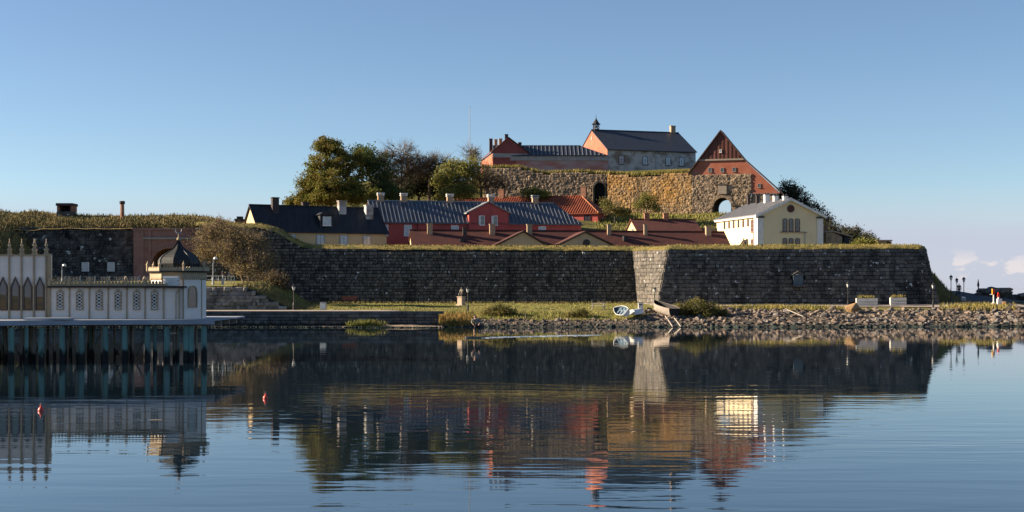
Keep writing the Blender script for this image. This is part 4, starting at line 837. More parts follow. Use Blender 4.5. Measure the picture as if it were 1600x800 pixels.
tree('slope_shrubs', 'low tangled shrub on the slope beside the hipped tile roof', b, [lob(b, 958, 326, 238, 16, 7), lob(b, 975, 332, 238, 14, 6), lob(b, 945, 318, 239, 9, 6)], LF5, clumps=60, leaves=34, leaf=.26, sig=.4, seed=14, cat='shrub', trunk_r=.08)
b = tp(742, 262)
# dark windswept trees on the seaward slope
for i, (px, py, d, rx, ry_, lb) in enumerate(((1232, 292, 256, 18, 12, 'dark windswept tree at the top of seaward slope beside gatehouse roof'), (1250, 312, 255, 22, 16, 'dark windswept tree just behind the yellow house ridge'), (1275, 335, 254, 22, 16, 'dark scrubby tree halfway down the seaward slope'),
                                         (1300, 355, 250, 20, 14, 'dark scrubby tree above the stone outbuilding'), (1330, 362, 246, 18, 14, 'open twiggy dark tree low on the seaward slope'), (1352, 372, 240, 12, 9, 'lowest dark bush at the foot of the seaward slope'))):
    b = (X(px, d), d, hill(X(px, d), d)-.3)
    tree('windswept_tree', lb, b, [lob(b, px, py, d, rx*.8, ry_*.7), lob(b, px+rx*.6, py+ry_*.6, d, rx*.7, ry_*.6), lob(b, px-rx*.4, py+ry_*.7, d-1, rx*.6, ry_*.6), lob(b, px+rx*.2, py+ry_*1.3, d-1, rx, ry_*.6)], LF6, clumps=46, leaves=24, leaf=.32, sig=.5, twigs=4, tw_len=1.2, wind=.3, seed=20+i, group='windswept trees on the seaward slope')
b = (X(1350, 198), 198, 8.2)
tree('green_shrub', 'sunlit green shrub on the bastion beside the brick block', b, [lob(b, 1345, 381, 198, 14, 6), lob(b, 1362, 380, 198, 10, 6)], LF3, clumps=70, leaves=34, leaf=.24, sig=.35, seed=30, cat='shrub', trunk_r=.06)
b = (X(392, 182), 182, embz(X(392, 182), 182)-.1)
tree('leaning_tree', 'low windswept tree with tangled brown branches leaning over the embankment', b,
     [lob(b, 322, 372, 184, 24, 22), lob(b, 345, 358, 184, 26, 16), lob(b, 372, 370, 183, 30, 20), lob(b, 398, 385, 182, 30, 22), lob(b, 350, 392, 182, 26, 16), lob(b, 412, 408, 181, 22, 20), lob(b, 385, 418, 180, 24, 16), lob(b, 318, 395, 184, 18, 10), lob(b, 362, 405, 181, 18, 10)],
     leafmat('leaf_tangle', (.26, .2, .08), (.19, .14, .075)), clumps=75, leaves=24, leaf=.19, sig=.5, bark=BARK_L, twigs=7, tw_len=1.0, wind=-.2, seed=41, trunk_r=.13, stems=4, twr=.018)
b = (X(420, 187), 187, 2.4)
tree('dark_shrub', 'dark tangled shrub at the foot of the rampart beside the leaning tree', b, [lob(b, 415, 440, 187, 24, 18), lob(b, 440, 448, 187, 16, 14), lob(b, 400, 455, 186, 16, 10)], LF4, clumps=50, leaves=16, leaf=.22, sig=.5, twigs=6, seed=42, cat='shrub', trunk_r=.1)
for px, d, lobs, lb, sd_ in ((1085, 169.5, ((1062, 483, 15, 10), (1085, 477, 20, 10), (1108, 482, 18, 9), (1078, 489, 20, 7), (1128, 487, 11, 6), (1100, 490, 18, 6)), 'wide dense bush on the bank beside the old wooden boat', 50),
                            (775, 169, ((767, 488, 14, 10), (785, 485, 15, 11), (799, 490, 10, 7), (777, 491, 16, 7)), 'rounded bush on the shore bank near the lamp and statue', 51),
                            (905, 168, ((896, 493, 11, 6), (911, 490, 11, 8)), 'low dark bush on the bank below the picnic table', 52)):
    b = (X(px, d), d, gz(X(px, d), d)-.1)
    tree('bank_bush', lb, b, [lob(b, *l[:2], d, *l[2:]) for l in lobs], LF5, clumps=110, leaves=34, leaf=.17, sig=.22, seed=sd_, cat='bush', trunk_r=.06, twigs=1, tw_len=.4)

# ------------------------------------------------------------------ shore: rocks, reeds, lawn tufts
rockme = []
import bmesh
for i in range(9):
    bm = bmesh.new(); r_ = random.Random(100+i)
    for _ in range(15):
        v = Vector((r_.gauss(0, 1), r_.gauss(0, 1), r_.gauss(0, 1))).normalized(); bm.verts.new((v.x*.5*r_.uniform(.8, 1.1), v.y*.45*r_.uniform(.8, 1.1), v.z*.36*r_.uniform(.8, 1.1)))
    res = bmesh.ops.convex_hull(bm, input=bm.verts); bmesh.ops.delete(bm, geom=[g for g in res['geom_interior'] if isinstance(g, bmesh.types.BMVert)], context='VERTS')
    me = bpy.data.meshes.new('shore_rock'); bm.to_mesh(me); bm.free(); me.materials.append(ROCKM[i % 2]); rockme.append(me)
rocks = []
def addrocks(n, x0, x1, w0, w1, s0, s1, lift=.05):
    for _ in range(n):
        x = R.uniform(x0, x1); y = shore(x)+R.uniform(w0, w1); s = lerp(s0, s1, R.random()**1.8)*(1.0 if R.random() < .93 else 1.7)
        rocks.append((s, Matrix.Translation((x, y, gz(x, y)+s*lift)) @ Matrix.Rotation(R.uniform(0, 6.3), 4, 'Z') @ Matrix.Rotation(R.uniform(-.6, .6), 4, 'X') @ Matrix.Scale(s, 4), R.randrange(9)))
addrocks(2500, 16, 62, -.6, 12.6, .28, 1.0)
addrocks(1000, 56, 100, -.6, 13, .4, 1.3)
addrocks(1100, -10, 18, -.6, 4.6, .25, .65)
rocks.sort(key=lambda r: -r[0]*(1 if r[1].translation.x < 62 else 0))
for s, m_, k_ in rocks[:300]:
    tag(inst('shore_rock', rockme[k_], m_), 'rough broken boulder in the rock bank along the water', 'rock', 'boulders of the shore bank')
mb = MB()
for s, m_, k_ in rocks[300:]: mb.add([m_ @ v.co for v in rockme[k_].vertices], [tuple(p.vertices) for p in rockme[k_].polygons])
mb.build('shore_stones', ROCKM[2], kind='stuff', label='mass of smaller broken stones filling the shore bank', cat='stones')
q = P(1327, 491, 174); tag(inst('ochre_boulder', rockme[3].copy(), Matrix.Translation((q.x, q.y-1.5, gz(q.x, q.y-1.5)+.55)) @ Matrix.Diagonal((2.0, 1.6, 2.2, 1))), 'big ochre boulder standing out of rock bank below the lamp', 'rock')
bpy.data.objects['ochre_boulder'].data.materials[0] = mat('ochre_rock', (.36, .22, .1), (.28, .18, .1), scale=1, rough=.9, bump=.5)
mb = MB()
for _ in range(900):
    x = R.uniform(-58, -8); y = 161.9-abs(R.gauss(0, .35)) if x < -24 else 159.3+R.uniform(-.5, .8)+1.0*smooth(abs(x+13)/8); s = R.uniform(.12, .4); m_ = Matrix.Translation((x, y, .04)) @ Matrix.Rotation(R.uniform(0, 6), 4, 'Z') @ Matrix.Scale(s, 4); k_ = R.randrange(9)
    mb.add([m_ @ v.co for v in rockme[k_].vertices], [tuple(p.vertices) for p in rockme[k_].polygons])
mb.build('shingle', ROCKM[2], kind='stuff', label='line of small stones at the foot of the quay', cat='stones')
def tuft(name, label, px0, px1, d0, d1, n, h0, h1, m_, z=None):
    pts = []
    for _ in range(n):
        d_ = R.uniform(d0, d1); x = X(lerp(px0, px1, clamp(R.gauss(.5, .24))), d_); pts.append((x, d_, z if z is not None else gz(x, d_)))
    return blades(name, pts, h0, h1, m_, label=label, cat='grass', w=.05, lean=.3)
tuft('reed_tuft', 'yellow green grass tuft at the waterline beside the beach', 543, 602, 160.2, 161.6, 900, .35, 1.0, BLADE3, .05)
tuft('reed_tuft', 'russet reeds at the end of the small beach', 676, 745, 162, 167, 1700, .4, 1.25, mat('russet_blades', (.32, .2, .06), (.2, .16, .04), scale=.5, rough=.85, island=.4))
tuft('bank_weeds', 'green weeds on the shore bank between bush and boats', 700, 1000, 165.5, 171, 1800, .12, .38, BLADE3)
tuft('bank_weeds', 'straw coloured weeds along the road edge above the rocks', 1100, 1330, 173, 177.5, 3200, .25, .6, BLADE)
tuft('bank_weeds', 'sunlit weeds on the rocks beyond the bastion corner', 1470, 1585, 175, 180, 1800, .3, .8, BLADE)
pts = [(x, y, gz(x, y)+.05) for x, y in ((R.uniform(-27, 17), R.uniform(166.2, 190)) for _ in range(5000))]
blades('lawn_grass', pts, .03, .08, BLADE3, label='short mown grass of the lawn below the rampart', cat='grass', w=.06)
pts = [(x, y, lerp(gz(x, y)-.15, hill(x, max(y, 197))+.05, smooth((y-185.5)/10))) for x, y in ((R.uniform(56, 66), R.uniform(185, 199)) for _ in range(2500))]
blades('seaward_slope_grass', pts, .15, .5, BLADE2, label='rough grass on the slope beyond the bastion corner', cat='grass')
pts = [(x, 189.5-abs(R.gauss(0, .4)), gz(x, 189.5)) for x in (R.uniform(-28, 17) for _ in range(2500))]
blades('wall_foot_grass', pts, .08, .35, BLADE2, label='uncut grass at the foot of the rampart wall', cat='grass')

# ------------------------------------------------------------------ street furniture
def lamp(label, px, d, htop, style=0, group='old style lanterns along the shore', gzf=None, m_=None):
    x = X(px, d); z = gzf if gzf is not None else gz(x, d)
    t = thing('street_lamp', label, 'street lamp', (x, d, z-.05), group=group); m_ = m_ or IRON; h_ = htop
    MB().lathe([(.17, 0), (.17, .12), (.12, .2), (.12, .75), (.08, .85), (.055, 1.0), (.05, h_-.85), (.09, h_-.8), (.05, h_-.74)], 10).build('pole', m_, t)
    if style == 0:
        g_ = MB().lathe([(.1, 0), (.2, .38), (.2, .4)], 6, (0, 0, h_-.74)).build('lantern', LAMPG, t)
        fr_ = MB()
        for i in range(6): a = pi/3*i; fr_.tube((.105*cos(a), .105*sin(a), h_-.74), (.21*cos(a), .21*sin(a), h_-.33), .015, .015, 4)
        fr_.build('lantern_frame', m_, g_); MB().lathe([(.27, 0), (.16, .14), (.06, .2), (.05, .27), (.02, .33)], 6, (0, 0, h_-.34)).build('lantern_cap', m_, t)
    else:
        MB().path([(0, 0, h_-.75), (0, 0, h_-.25), (.1, 0, h_-.05), (.28, 0, h_)], .035, 6).build('arm', m_, t); MB().lathe([(.05, .24), (.2, .18), (.24, .0), (.16, -.06)], 10, (.3, 0, h_-.18)).build('lamp_head', LAMPG, t)
lamp('black lantern post on the lawn near the grey utility box', 459, 166.5, 3.15)
lamp('black lantern post beside the stone statue', 731, 172, 3.05)
lamp('black lantern post in front of planter at the roadside', 1325, 177.5, 3.35)
lamp('lantern post standing right against the bastion corner end of the road', 1458, 178, 3.25)
lamp('lantern post against the sunlit flank of the bastion', 1023, 180.8, 2.6)
lamp('tall dark lantern post at the foot of grassy slope beyond the bastion', 1486, 187, 3.9)
lamp('dark lantern post halfway up the ramp road', 1495, 196, 3.1)
lamp('dark lantern post with box at its foot on the ramp road', 1506, 190, 3.5)
lamp('grey hook lamp on the embankment beside the railing', 333, 175, 3.4, 1, gzf=embz(X(333, 175), 175), m_=GREYI)
lamp('pale floodlight post behind the bathhouse roof', 97, 176, 2.6, 1, gzf=4.9, m_=GREYI)
t = thing('railing', 'white post and rail fence on top of the embankment', 'railing', (0, 0, 0))
xs = fr(X(320, 178), X(352, 178), .75)
for x in xs: MB().tube((x, 178, embz(x, 178)-.1), (x, 178, embz(x, 178)+1.0), .035, .035, 6).build('post', WHITE, t)
for hh in (.5, .98): MB().tube((xs[0], 178, embz(xs[0], 178)+hh), (xs[-1], 178, embz(xs[-1], 178)+hh), .025, .025, 6).build('rail', WHITE, t)
t = thing('railing', 'short white gate rail at the end of the embankment fence', 'railing', (X(361, 178), 178, embz(X(361, 178), 178)))
for s in (-.4, 0, .4): MB().tube((s, 0, -.1), (s, 0, 1.0), .035, .035, 6).build('post', WHITE, t)
for hh in (.5, .98): MB().tube((-.4, 0, hh), (.4, 0, hh), .025, .025, 6).build('rail', WHITE, t)
t = thing('sign_post', 'thin white post with small red sign on the embankment', 'sign', (X(348, 174), 174, embz(X(348, 174), 174)))
MB().tube((0, 0, -.1), (0, 0, 1.5), .045, .045, 6).build('post', WHITE, t); MB().box(-.2, .06, -.08, -.05, 1.25, 1.5).build('sign_plate', mat('faded_red', (.5, .2, .17), rough=.6), t); MB().box(-.14, .14, -.12, .12, -.05, .9).build('post_box', GREYI, t)
t = thing('wire_fence', 'wire fence on pale posts behind the bathhouse roof', 'fence')
xs = fr(X(80, 172), X(240, 172), 1.9)
for x in xs: MB().box(x-.05, x+.05, 171.95, 172.05, 4.6, 6.0).build('post', GREYI, t)
for hh in (5.1, 5.5, 5.9): MB().tube((xs[0], 172, hh), (xs[-1], 172, hh), .015, .015, 4).build('wire', GREYI, t)
mb = MB()
for x in fr(xs[0], xs[-1], .18): mb.tube((x, 172, 4.7), (x, 172, 5.9), .008, .008, 3, False)
mb.build('mesh_wires', GREYI, t, kind='stuff')
t = thing('utility_box', 'small grey white utility box standing on the lawn', 'utility box', (X(505, 167), 167, gz(X(505, 167), 167)))
MB().prism([(-.36, -.25, 0), (.36, -.25, 0), (.36, -.25, .85), (.3, -.25, .95), (-.36, -.25, .95)], (0, .5, 0)).build('cabinet', mat('box_grey', (.45, .45, .44), (.35, .35, .34), scale=3, rough=.7), t); MB().box(-.3, .3, -.28, -.255, .1, .8).build('door', WHITE, t)
t = thing('litter_bin', 'square white litter bin on the grass below the sunlit flank', 'litter bin', (X(1001, 174), 174, gz(X(1001, 174), 174)))
MB().box(-.3, .3, -.25, .25, 0, .8).build('bin_body', WHITE, t); MB().box(-.34, .34, -.29, .29, .82, .9).build('lid', GREYI, t); MB().box(-.2, .2, -.26, -.252, .55, .7).build('slot', IRON, t)
# picnic table
t = thing('picnic_table', 'wooden picnic table with benches on the lawn', 'picnic table', (X(935, 174.5), 174.5, gz(X(935, 174.5), 174.5)+.02), radians(-12))
WD_ = mat('weathered_wood', (.55, .51, .46), (.45, .41, .37), scale=4, stretch=(.4, 2, 2), rough=.85)
for i in range(5): MB().box(-.9, .9, -.36+i*.145, -.23+i*.145, .74, .79).build('table_plank', WD_, t)
for s in (-1, 1):
    for k_ in (.58, .74): MB().box(-.9, .9, s*k_-.07, s*k_+.07, .43, .48).build('bench_plank', WD_, t)
    MB().box(s*.65-.03, s*.65+.03, -.85, .85, .36, .425).build('crossbar', WD_, t)
    for k_ in (-1, 1): MB().prism([(s*.7-.03, k_*.7-.05, -.03), (s*.7-.03, k_*.7+.05, -.03), (s*.7-.03, k_*.25+.05, .735), (s*.7-.03, k_*.25-.05, .735)], (.06, 0, 0)).build('leg', WD_, t)
# bench at the rampart
t = thing('park_bench', 'reddish wooden bench in the shade of the rampart wall', 'bench', (X(546, 188), 188, gz(X(546, 188), 188)))
for i in range(4): MB().box(-1.0, 1.0, -.3+i*.13, -.2+i*.13, .43, .47).build('seat_slat', mat('bench_red', (.25, .09, .05), rough=.7), t)
for i in range(3): MB().box(-1.0, 1.0, .26+i*.03, .3+i*.03, .55+i*.14, .66+i*.14).build('back_slat', MATS['bench_red'], t)
for s in (-.85, .85): MB().box(s-.04, s+.04, -.3, .3, -.05, .425).build('leg', IRON, t)
def planter(label, px0, px1, d, h_, sd_):
    x0, x1 = X(px0, d), X(px1, d); t = thing('concrete_planter', label, 'planter', ((x0+x1)/2, d, gz((x0+x1)/2, d)+.08), radians(-8)); w = (x1-x0)/2
    PL = mat('planter_concrete', (.5, .49, .47), (.42, .41, .39), scale=2, rough=.85, bump=.2); o_ = MB()
    o_.box(-w, w, -.6, -.5, 0, h_); o_.box(-w, w, .5, .6, 0, h_); o_.box(-w, -w+.1, -.5, .5, 0, h_); o_.box(w-.1, w, -.5, .5, 0, h_); o_.box(-w+.1, w-.1, -.5, .5, .05, h_-.15); o_.build('box', PL, t)
    for i in range(1, 3): MB().box(-w-.02, w+.02, -.63, -.6, h_*i/3-.03, h_*i/3+.03).build('groove_band', PL, t)
    blades('dry_plants', [(R.uniform(-w*.85, w*.7), R.uniform(-.4, .4), h_-.1) for _ in range(260)], .2, .62, MATS['straw_blades'], t, kind=None, w=.035)
planter('long concrete planter beside the roadside lamp', 1338, 1370, 180, .98, 1)
planter('shorter concrete planter with tall dry plants, nearer the bastion corner', 1391, 1415, 181.5, 1.0, 2)

# ------------------------------------------------------------------ figures
def skin(name, m_, verts, edges, radii, parent, sub=2):
    me = bpy.data.meshes.new(name); me.from_pydata(verts, edges, []); o_ = bpy.data.objects.new(name, me); COL.objects.link(o_); o_.parent = parent
    md = o_.modifiers.new('skin', 'SKIN'); md.use_smooth_shade = True
    for i, r_ in enumerate(radii): me.skin_vertices[0].data[i].radius = (r_, r_)
    me.skin_vertices[0].data[0].use_root = True
    s_ = o_.modifiers.new('sub', 'SUBSURF'); s_.levels = sub; s_.render_levels = sub; me.materials.append(m_); return o_
def figure(parent, J, mats_, hgt=1.0, fingers=True):
    """J: joints in metres; body one skin mesh, clothing slightly larger skins as children"""
    names = ['pelvis', 'waist', 'chest', 'neck', 'head0', 'head1', 'ls', 'le', 'lw', 'rs', 're', 'rw', 'lh', 'lk', 'la', 'lt', 'rh', 'rk', 'ra', 'rt']
    rad = [.13, .115, .13, .055, .085, .07, .06, .045, .033, .06, .045, .033, .085, .058, .04, .032, .085, .058, .04, .032]
    E = [('pelvis', 'waist'), ('waist', 'chest'), ('chest', 'neck'), ('neck', 'head0'), ('head0', 'head1'), ('chest', 'ls'), ('ls', 'le'), ('le', 'lw'), ('chest', 'rs'), ('rs', 're'), ('re', 'rw'), ('pelvis', 'lh'), ('lh', 'lk'), ('lk', 'la'), ('la', 'lt'), ('pelvis', 'rh'), ('rh', 'rk'), ('rk', 'ra'), ('ra', 'rt')]
    V = [Vector(J[n])*hgt for n in names]; Rr = [r*hgt for r in rad]; ed = [(names.index(a), names.index(b)) for a, b in E]
    if fingers:
        for el, wr in (('le', 'lw'), ('re', 'rw')):
            d_ = (Vector(J[wr])-Vector(J[el])).normalized()*hgt; w = Vector(J[wr])*hgt; sd_ = d_.cross(Vector((0, 0, 1)))
            sd_ = sd_.normalized()*hgt if sd_.length > .1 else Vector((0, 1, 0))*hgt
            V.append(w+d_*.07); Rr.append(.036*hgt); pi_ = len(V)-1; ed.append((names.index(wr), pi_))
            for k_, L_ in ((-1.5, .065), (-.5, .08), (.5, .078), (1.5, .06)):
                V.append(w+d_*.1+sd_*.02*k_); Rr.append(.009*hgt); ed.append((pi_, len(V)-1)); V.append(w+d_*(.1+L_)+sd_*.021*k_-Vector((0, 0, .015))); Rr.append(.008*hgt); ed.append((len(V)-2, len(V)-1))
            V.append(w+d_*.08+sd_*.055); Rr.append(.01*hgt); ed.append((pi_, len(V)-1))
    body = skin('body', mats_['skin'], V, ed, Rr, parent)
    def cloth(nm, m_, ns, grow):
        ed_ = [(ns.index(a), ns.index(b)) for a, b in E if a in ns and b in ns]
        skin(nm, m_, [Vector(J[n])*hgt if n in J else n for n in ns], ed_, [(rad[names.index(n)]+grow)*hgt for n in ns], parent)
    if 'top' in mats_: cloth('jacket', mats_['top'], ['pelvis', 'waist', 'chest', 'ls', 'le', 'lw', 'rs', 're', 'rw'], .028)
    if 'legs' in mats_:
        ns = ['pelvis', 'lh', 'lk', 'rh', 'rk']+(['la', 'ra'] if mats_.get('long') else []); cloth('trousers', mats_['legs'], ns, .024)
    if 'hair' in mats_: skin('hair', mats_['hair'], [Vector(J['head0'])*hgt+Vector((0, .02, .05))*hgt, Vector(J['head1'])*hgt+Vector((0, .01, .02))*hgt], [(0, 1)], [.088*hgt, .07*hgt], parent)
    return body
SKINM = mat('skin', (.55, .33, .24), rough=.6); JACK = mat('grey_jacket', (.22, .21, .19), (.17, .165, .15), scale=5, rough=.8); BLK = mat('black_cloth', (.015, .015, .018), rough=.85)
stand = dict(pelvis=(0, 0, .95), waist=(0, 0, 1.1), chest=(0, 0, 1.36), neck=(0, 0, 1.52), head0=(0, -.01, 1.62), head1=(0, 0, 1.73), ls=(-.19, 0, 1.42), le=(-.26, .02, 1.14), lw=(-.27, -.05, .9), rs=(.19, 0, 1.42), re=(.26, .02, 1.14), rw=(.27, -.05, .9),
             lh=(-.1, 0, .9), lk=(-.11, -.02, .5), la=(-.12, .02, .09), lt=(-.13, -.12, .05), rh=(.1, 0, .9), rk=(.12, -.02, .5), ra=(.13, .02, .09), rt=(.14, -.12, .05))
ride = dict(stand); ride.update(pelvis=(.05, 0, .92), waist=(.02, 0, 1.08), chest=(-.06, -.03, 1.32), neck=(-.12, -.04, 1.47), head0=(-.16, -.05, 1.56), head1=(-.18, -.05, 1.67), ls=(-.26, -.02, 1.37), le=(-.42, -.12, 1.16), lw=(-.3, -.25, 1.0), rs=(.14, -.02, 1.36), re=(.32, -.05, 1.14), rw=(.2, -.22, 1.0),
             lh=(-.06, 0, .88), lk=(-.2, -.1, .5), la=(-.18, .02, .1), lt=(-.28, -.04, .06), rh=(.15, 0, .88), rk=(.2, -.1, .48), ra=(.24, .02, .1), rt=(.14, -.06, .06))
dr = 4.5*F/(528-450.)
t = thing('person', 'person in grey jacket and black shorts standing on a small board afloat', 'person', (X(745, dr), dr, .13), 0)
figure(t, ride, dict(skin=SKINM, top=JACK, legs=BLK, hair=BLK), 1.14)
bd = thing('paddle_board', 'small dark board under the standing rider on the water', 'board', (X(745, dr), dr, .06))
n_ = 20; out = [(1.15*cos(2*pi*i/n_), .34*sin(2*pi*i/n_)*(1-.15*cos(2*pi*i/n_)), 0) for i in range(n_)]
MB().prism(out, (0, 0, .07)).build('deck', IRON, bd); MB().prism([(x*.9, y*.8, -.07) for x, y, z in out], (0, 0, .07)).build('hull', GREYI, bd)
mb = MB()
for i in range(170):
    u = R.random()**1.9; x = lerp(X(750, dr), X(940, dr+6), u); y = lerp(dr, dr+8.5, u)+R.gauss(0, .3+.7*u); L_ = R.uniform(.15, .9); w = R.uniform(.05, .13); h_ = R.uniform(.02, .09)*(1-.75*u)
    mb.add([(x-L_, y, 0), (x, y-w, -.01), (x+L_, y+.05, 0), (x, y+w, -.01), (x, y, h_)], [(0, 1, 4), (1, 2, 4), (2, 3, 4), (3, 0, 4)])
mb.build('wake', mat('foam_glint', (.5, .55, .6), (.2, .27, .33), scale=2, rough=.25, spec=.6), kind='stuff', label='bright streak of broken water trailing behind the board rider', cat='wake')  # pale colour stands for foam and for sky glint on the ripples
# statue
t = thing('stone_statue', 'stone figure on a square pedestal in front of the rampart', 'statue', (X(720.5, 184), 184, gz(X(720.5, 184), 184)), radians(-35))
PS = mat('statue_stone', (.5, .38, .28), (.42, .32, .24), scale=3, rough=.9)
p_ = MB().prism([(-.38, -.36, -.1), (.38, -.36, -.1), (.34, -.36, 1.05), (-.34, -.36, 1.05)], (0, .72, 0)).build('pedestal', PS, t); MB().box(-.42, .42, -.42, .42, 1.05, 1.15).build('pedestal_cap', PS, p_); MB().box(-.5, .5, -.5, .5, -.1, .12).build('plinth', PS, p_)
sit = dict(stand); sit.update(pelvis=(0, .08, .36), waist=(0, .06, .52), chest=(0, .02, .76), neck=(0, -.01, .92), head0=(.02, -.05, 1.02), head1=(.02, -.05, 1.13), ls=(-.19, .02, .82), le=(-.28, -.05, .58), lw=(-.12, -.2, .55), rs=(.19, .02, .82), re=(.27, -.06, .58), rw=(.12, -.16, .82),
           lh=(-.11, .02, .34), lk=(-.16, -.36, .36), la=(-.14, -.34, .05), lt=(-.15, -.45, .03), rh=(.11, .02, .34), rk=(.17, -.34, .36), ra=(.2, -.3, .05), rt=(.2, -.42, .03))
e_ = bpy.data.objects.new('figure', None); COL.objects.link(e_); e_.parent = t; e_.location = (0, .1, 1.15)
figure(e_, sit, dict(skin=mat('weathered_statue', (.32, .27, .21), (.24, .21, .17), scale=4, rough=.7)), 1.05)
for lb, px, d, z, rz in (('person in dark clothes walking up the ramp road', 1498.5, 203, None, 2.8), ('dark figure standing on the breakwater stones by the open sea', 1528.5, 204, 4.0, 1.2), ('tiny figure at the top of the grassy slope beyond the bastion', 1468, 232, 5.0, .4)):
    x = X(px, d); zz = z if z is not None else max(gz(x, d)+.1, Z(463, d))
    if px == 1468: zz = hill(x, d)-.02
    t = thing('person', lb, 'person', (x, d, zz), rz); figure(t, stand, dict(skin=SKINM, top=BLK, legs=mat('navy_cloth', (.02, .025, .045), rough=.85), hair=BLK, long=True), 1.0)

# ------------------------------------------------------------------ boats on the shore
def hull(L, B, H_, n=12, m=7):
    rows = []
    for i in range(n+1):
        u = i/n; b_ = B/2*(1-((u-.38)/.62)**2.4 if u > .38 else 1-.28*((.38-u)/.38)**2); sh = H_*(1+.45*max(0, u-.5)**2*4*.5); k_ = .12*max(0, u-.75)*4
        rows.append([(L*u, b_*sin(pi/2*v/m)**.75*1.0 if v else 0, H_*k_*(1-v/m)+sh*(1-cos(pi/2*v/m))) for v in range(m+1)])
    return rows
def boat(name, label, loc, rot, L, B, H_, mo, mi, gm, thwarts=3, transom_m=None):
    t = thing(name, label, 'boat', loc); t.rotation_euler = rot; rows = hull(L, B, H_)
    def surf(off, flip):
        q = MB(); n = len(rows); m = len(rows[0])
        for s in (1, -1):
            q0 = MB(); q0.v = [(x, s*max(0, y-off), z+off*(1 if y < .01 else .4)) for r_ in rows for x, y, z in r_]; q0.f = [(i*m+j, i*m+j+1, (i+1)*m+j+1, (i+1)*m+j)[::1 if (s > 0) == flip else -1] for i in range(n-1) for j in range(m-1)]; q.add(q0.v, q0.f)
        return q
    surf(0, True).build('hull', mo, t, smooth_=True); surf(.05, False).build('inner_hull', mi, t, smooth_=True)
    r0 = rows[0]; MB().prism([(0, y, z) for x, y, z in r0]+[(0, -y, z) for x, y, z in r0[::-1][:-1]], (.05, 0, 0)).build('transom', transom_m or mo, t)
    gw = MB()
    for s in (1, -1): gw.path([(r_[-1][0], s*r_[-1][1], r_[-1][2]) for r_ in rows], .035, 5)
    gw.build('gunwale', gm, t)
    for i in range(thwarts):
        u = int(2+i*3); r_ = rows[u]; MB().box(r_[0][0]-.12, r_[0][0]+.12, -r_[-1][1]*.93, r_[-1][1]*.93, H_*.62, H_*.68).build('thwart', mi, t)
    return t
BW = mat('boat_white', (.74, .73, .7), (.62, .61, .58), scale=2, rough=.5); BB = mat('boat_blue', (.09, .15, .21), (.14, .19, .23), scale=3, rough=.7); OW = mat('old_boat_wood', (.33, .28, .235), (.23, .195, .165), scale=2, stretch=(.5, 2, 2), rough=.85); OD = mat('boat_tar', (.025, .023, .022), rough=.8)
q = (X(979, 166.5), 166.5); boat('rowing_boat', 'white rowing boat with blue inside tipped on its side', (q[0]+.2, q[1]-.8, gz(*q)+.5), (radians(-48), radians(-8), radians(118)), 2.6, 1.35, .6, BW, BB, BW)
q = (X(994, 168), 168); boat('dinghy', 'white dinghy lying upside down on the bank', (q[0]-.6, q[1]-.6, gz(*q)+.85), (radians(176), radians(-4), radians(50)), 2.4, 1.35, .62, BW, BB, BW)
q = (X(1052, 168), 167.4); boat('old_wooden_boat', 'old brown wooden boat hauled up on the slipway with dark stern', (q[0], q[1], gz(*q)+.2), (0, radians(-8.5), radians(112)), 5.2, 2.0, 1.05, OW, OD, OW, transom_m=OD)
t = thing('slipway', 'two pale slip rails running down the rocks below the old boat', 'slipway')
for a, b_ in (((1038, 169), (1051, 161.2)), ((1049, 169), (1064, 161.2))): MB().path([(X(*a), a[1], gz(X(*a), a[1])+.22), (X(lerp(a[0], b_[0], .5), 165), 165, gz(X(lerp(a[0], b_[0], .5), 165), 165)+.3), (X(*b_), b_[1], .06)], .05, 5).build('rail', mat('pale_timber', (.42, .36, .3), rough=.85), t)
for u in (.2, .5, .8): y_ = lerp(169, 161.2, u); MB().box(X(lerp(1037, 1051, u), y_), X(lerp(1050, 1065, u), y_), y_-.08, y_+.08, gz(19, y_)+.16, gz(19, y_)+.24).build('sleeper', WD_, t)
t = thing('wooden_crate', 'brown wooden crate behind the tipped rowing boat', 'crate', (X(974, 169.5), 169.5, gz(X(974, 169.5), 169.5)))
for i in range(3): MB().box(-.6, .6, -.4, -.36, .02+i*.22, .21+i*.22).build('side_board', BARK, t)
for i in range(3): MB().box(-.6, .6, .36, .4, .02+i*.22, .21+i*.22).build('side_board', BARK, t)
for s in (-1, 1): MB().box(s*.58-.03, s*.58+.03, -.36, .36, 0, .66).build('end_board', BARK, t)
# timber frame among the rocks
t = thing('timber_ladder', 'broken pale timber ladder lying on the rock bank', 'ladder', (X(1246, 168), 168.5, gz(X(1246, 168), 168.5)+.55)); t.rotation_euler = (radians(-14), radians(18), radians(-50))
for s in (-.3, .3): MB().box(-1.3, 1.3, s-.05, s+.05, -.04, .04).build('stile', MATS['pale_timber'], t)
for i in range(5): MB().box(-1.0+i*.5-.04, -1.0+i*.5+.04, -.25, .25, -.03, .03).build('rung', MATS['pale_timber'], t)
t = thing('mooring_post', 'short dark post standing in the bank grass', 'post', (X(822, 166.5), 166.5, gz(X(822, 166.5), 166.5)-.2)); MB().lathe([(.08, 0), (.075, .9), (.06, .95)], 8).build('shaft', BARK, t); MB().lathe([(.095, .8), (.095, .87)], 8).build('band', IRON, t)

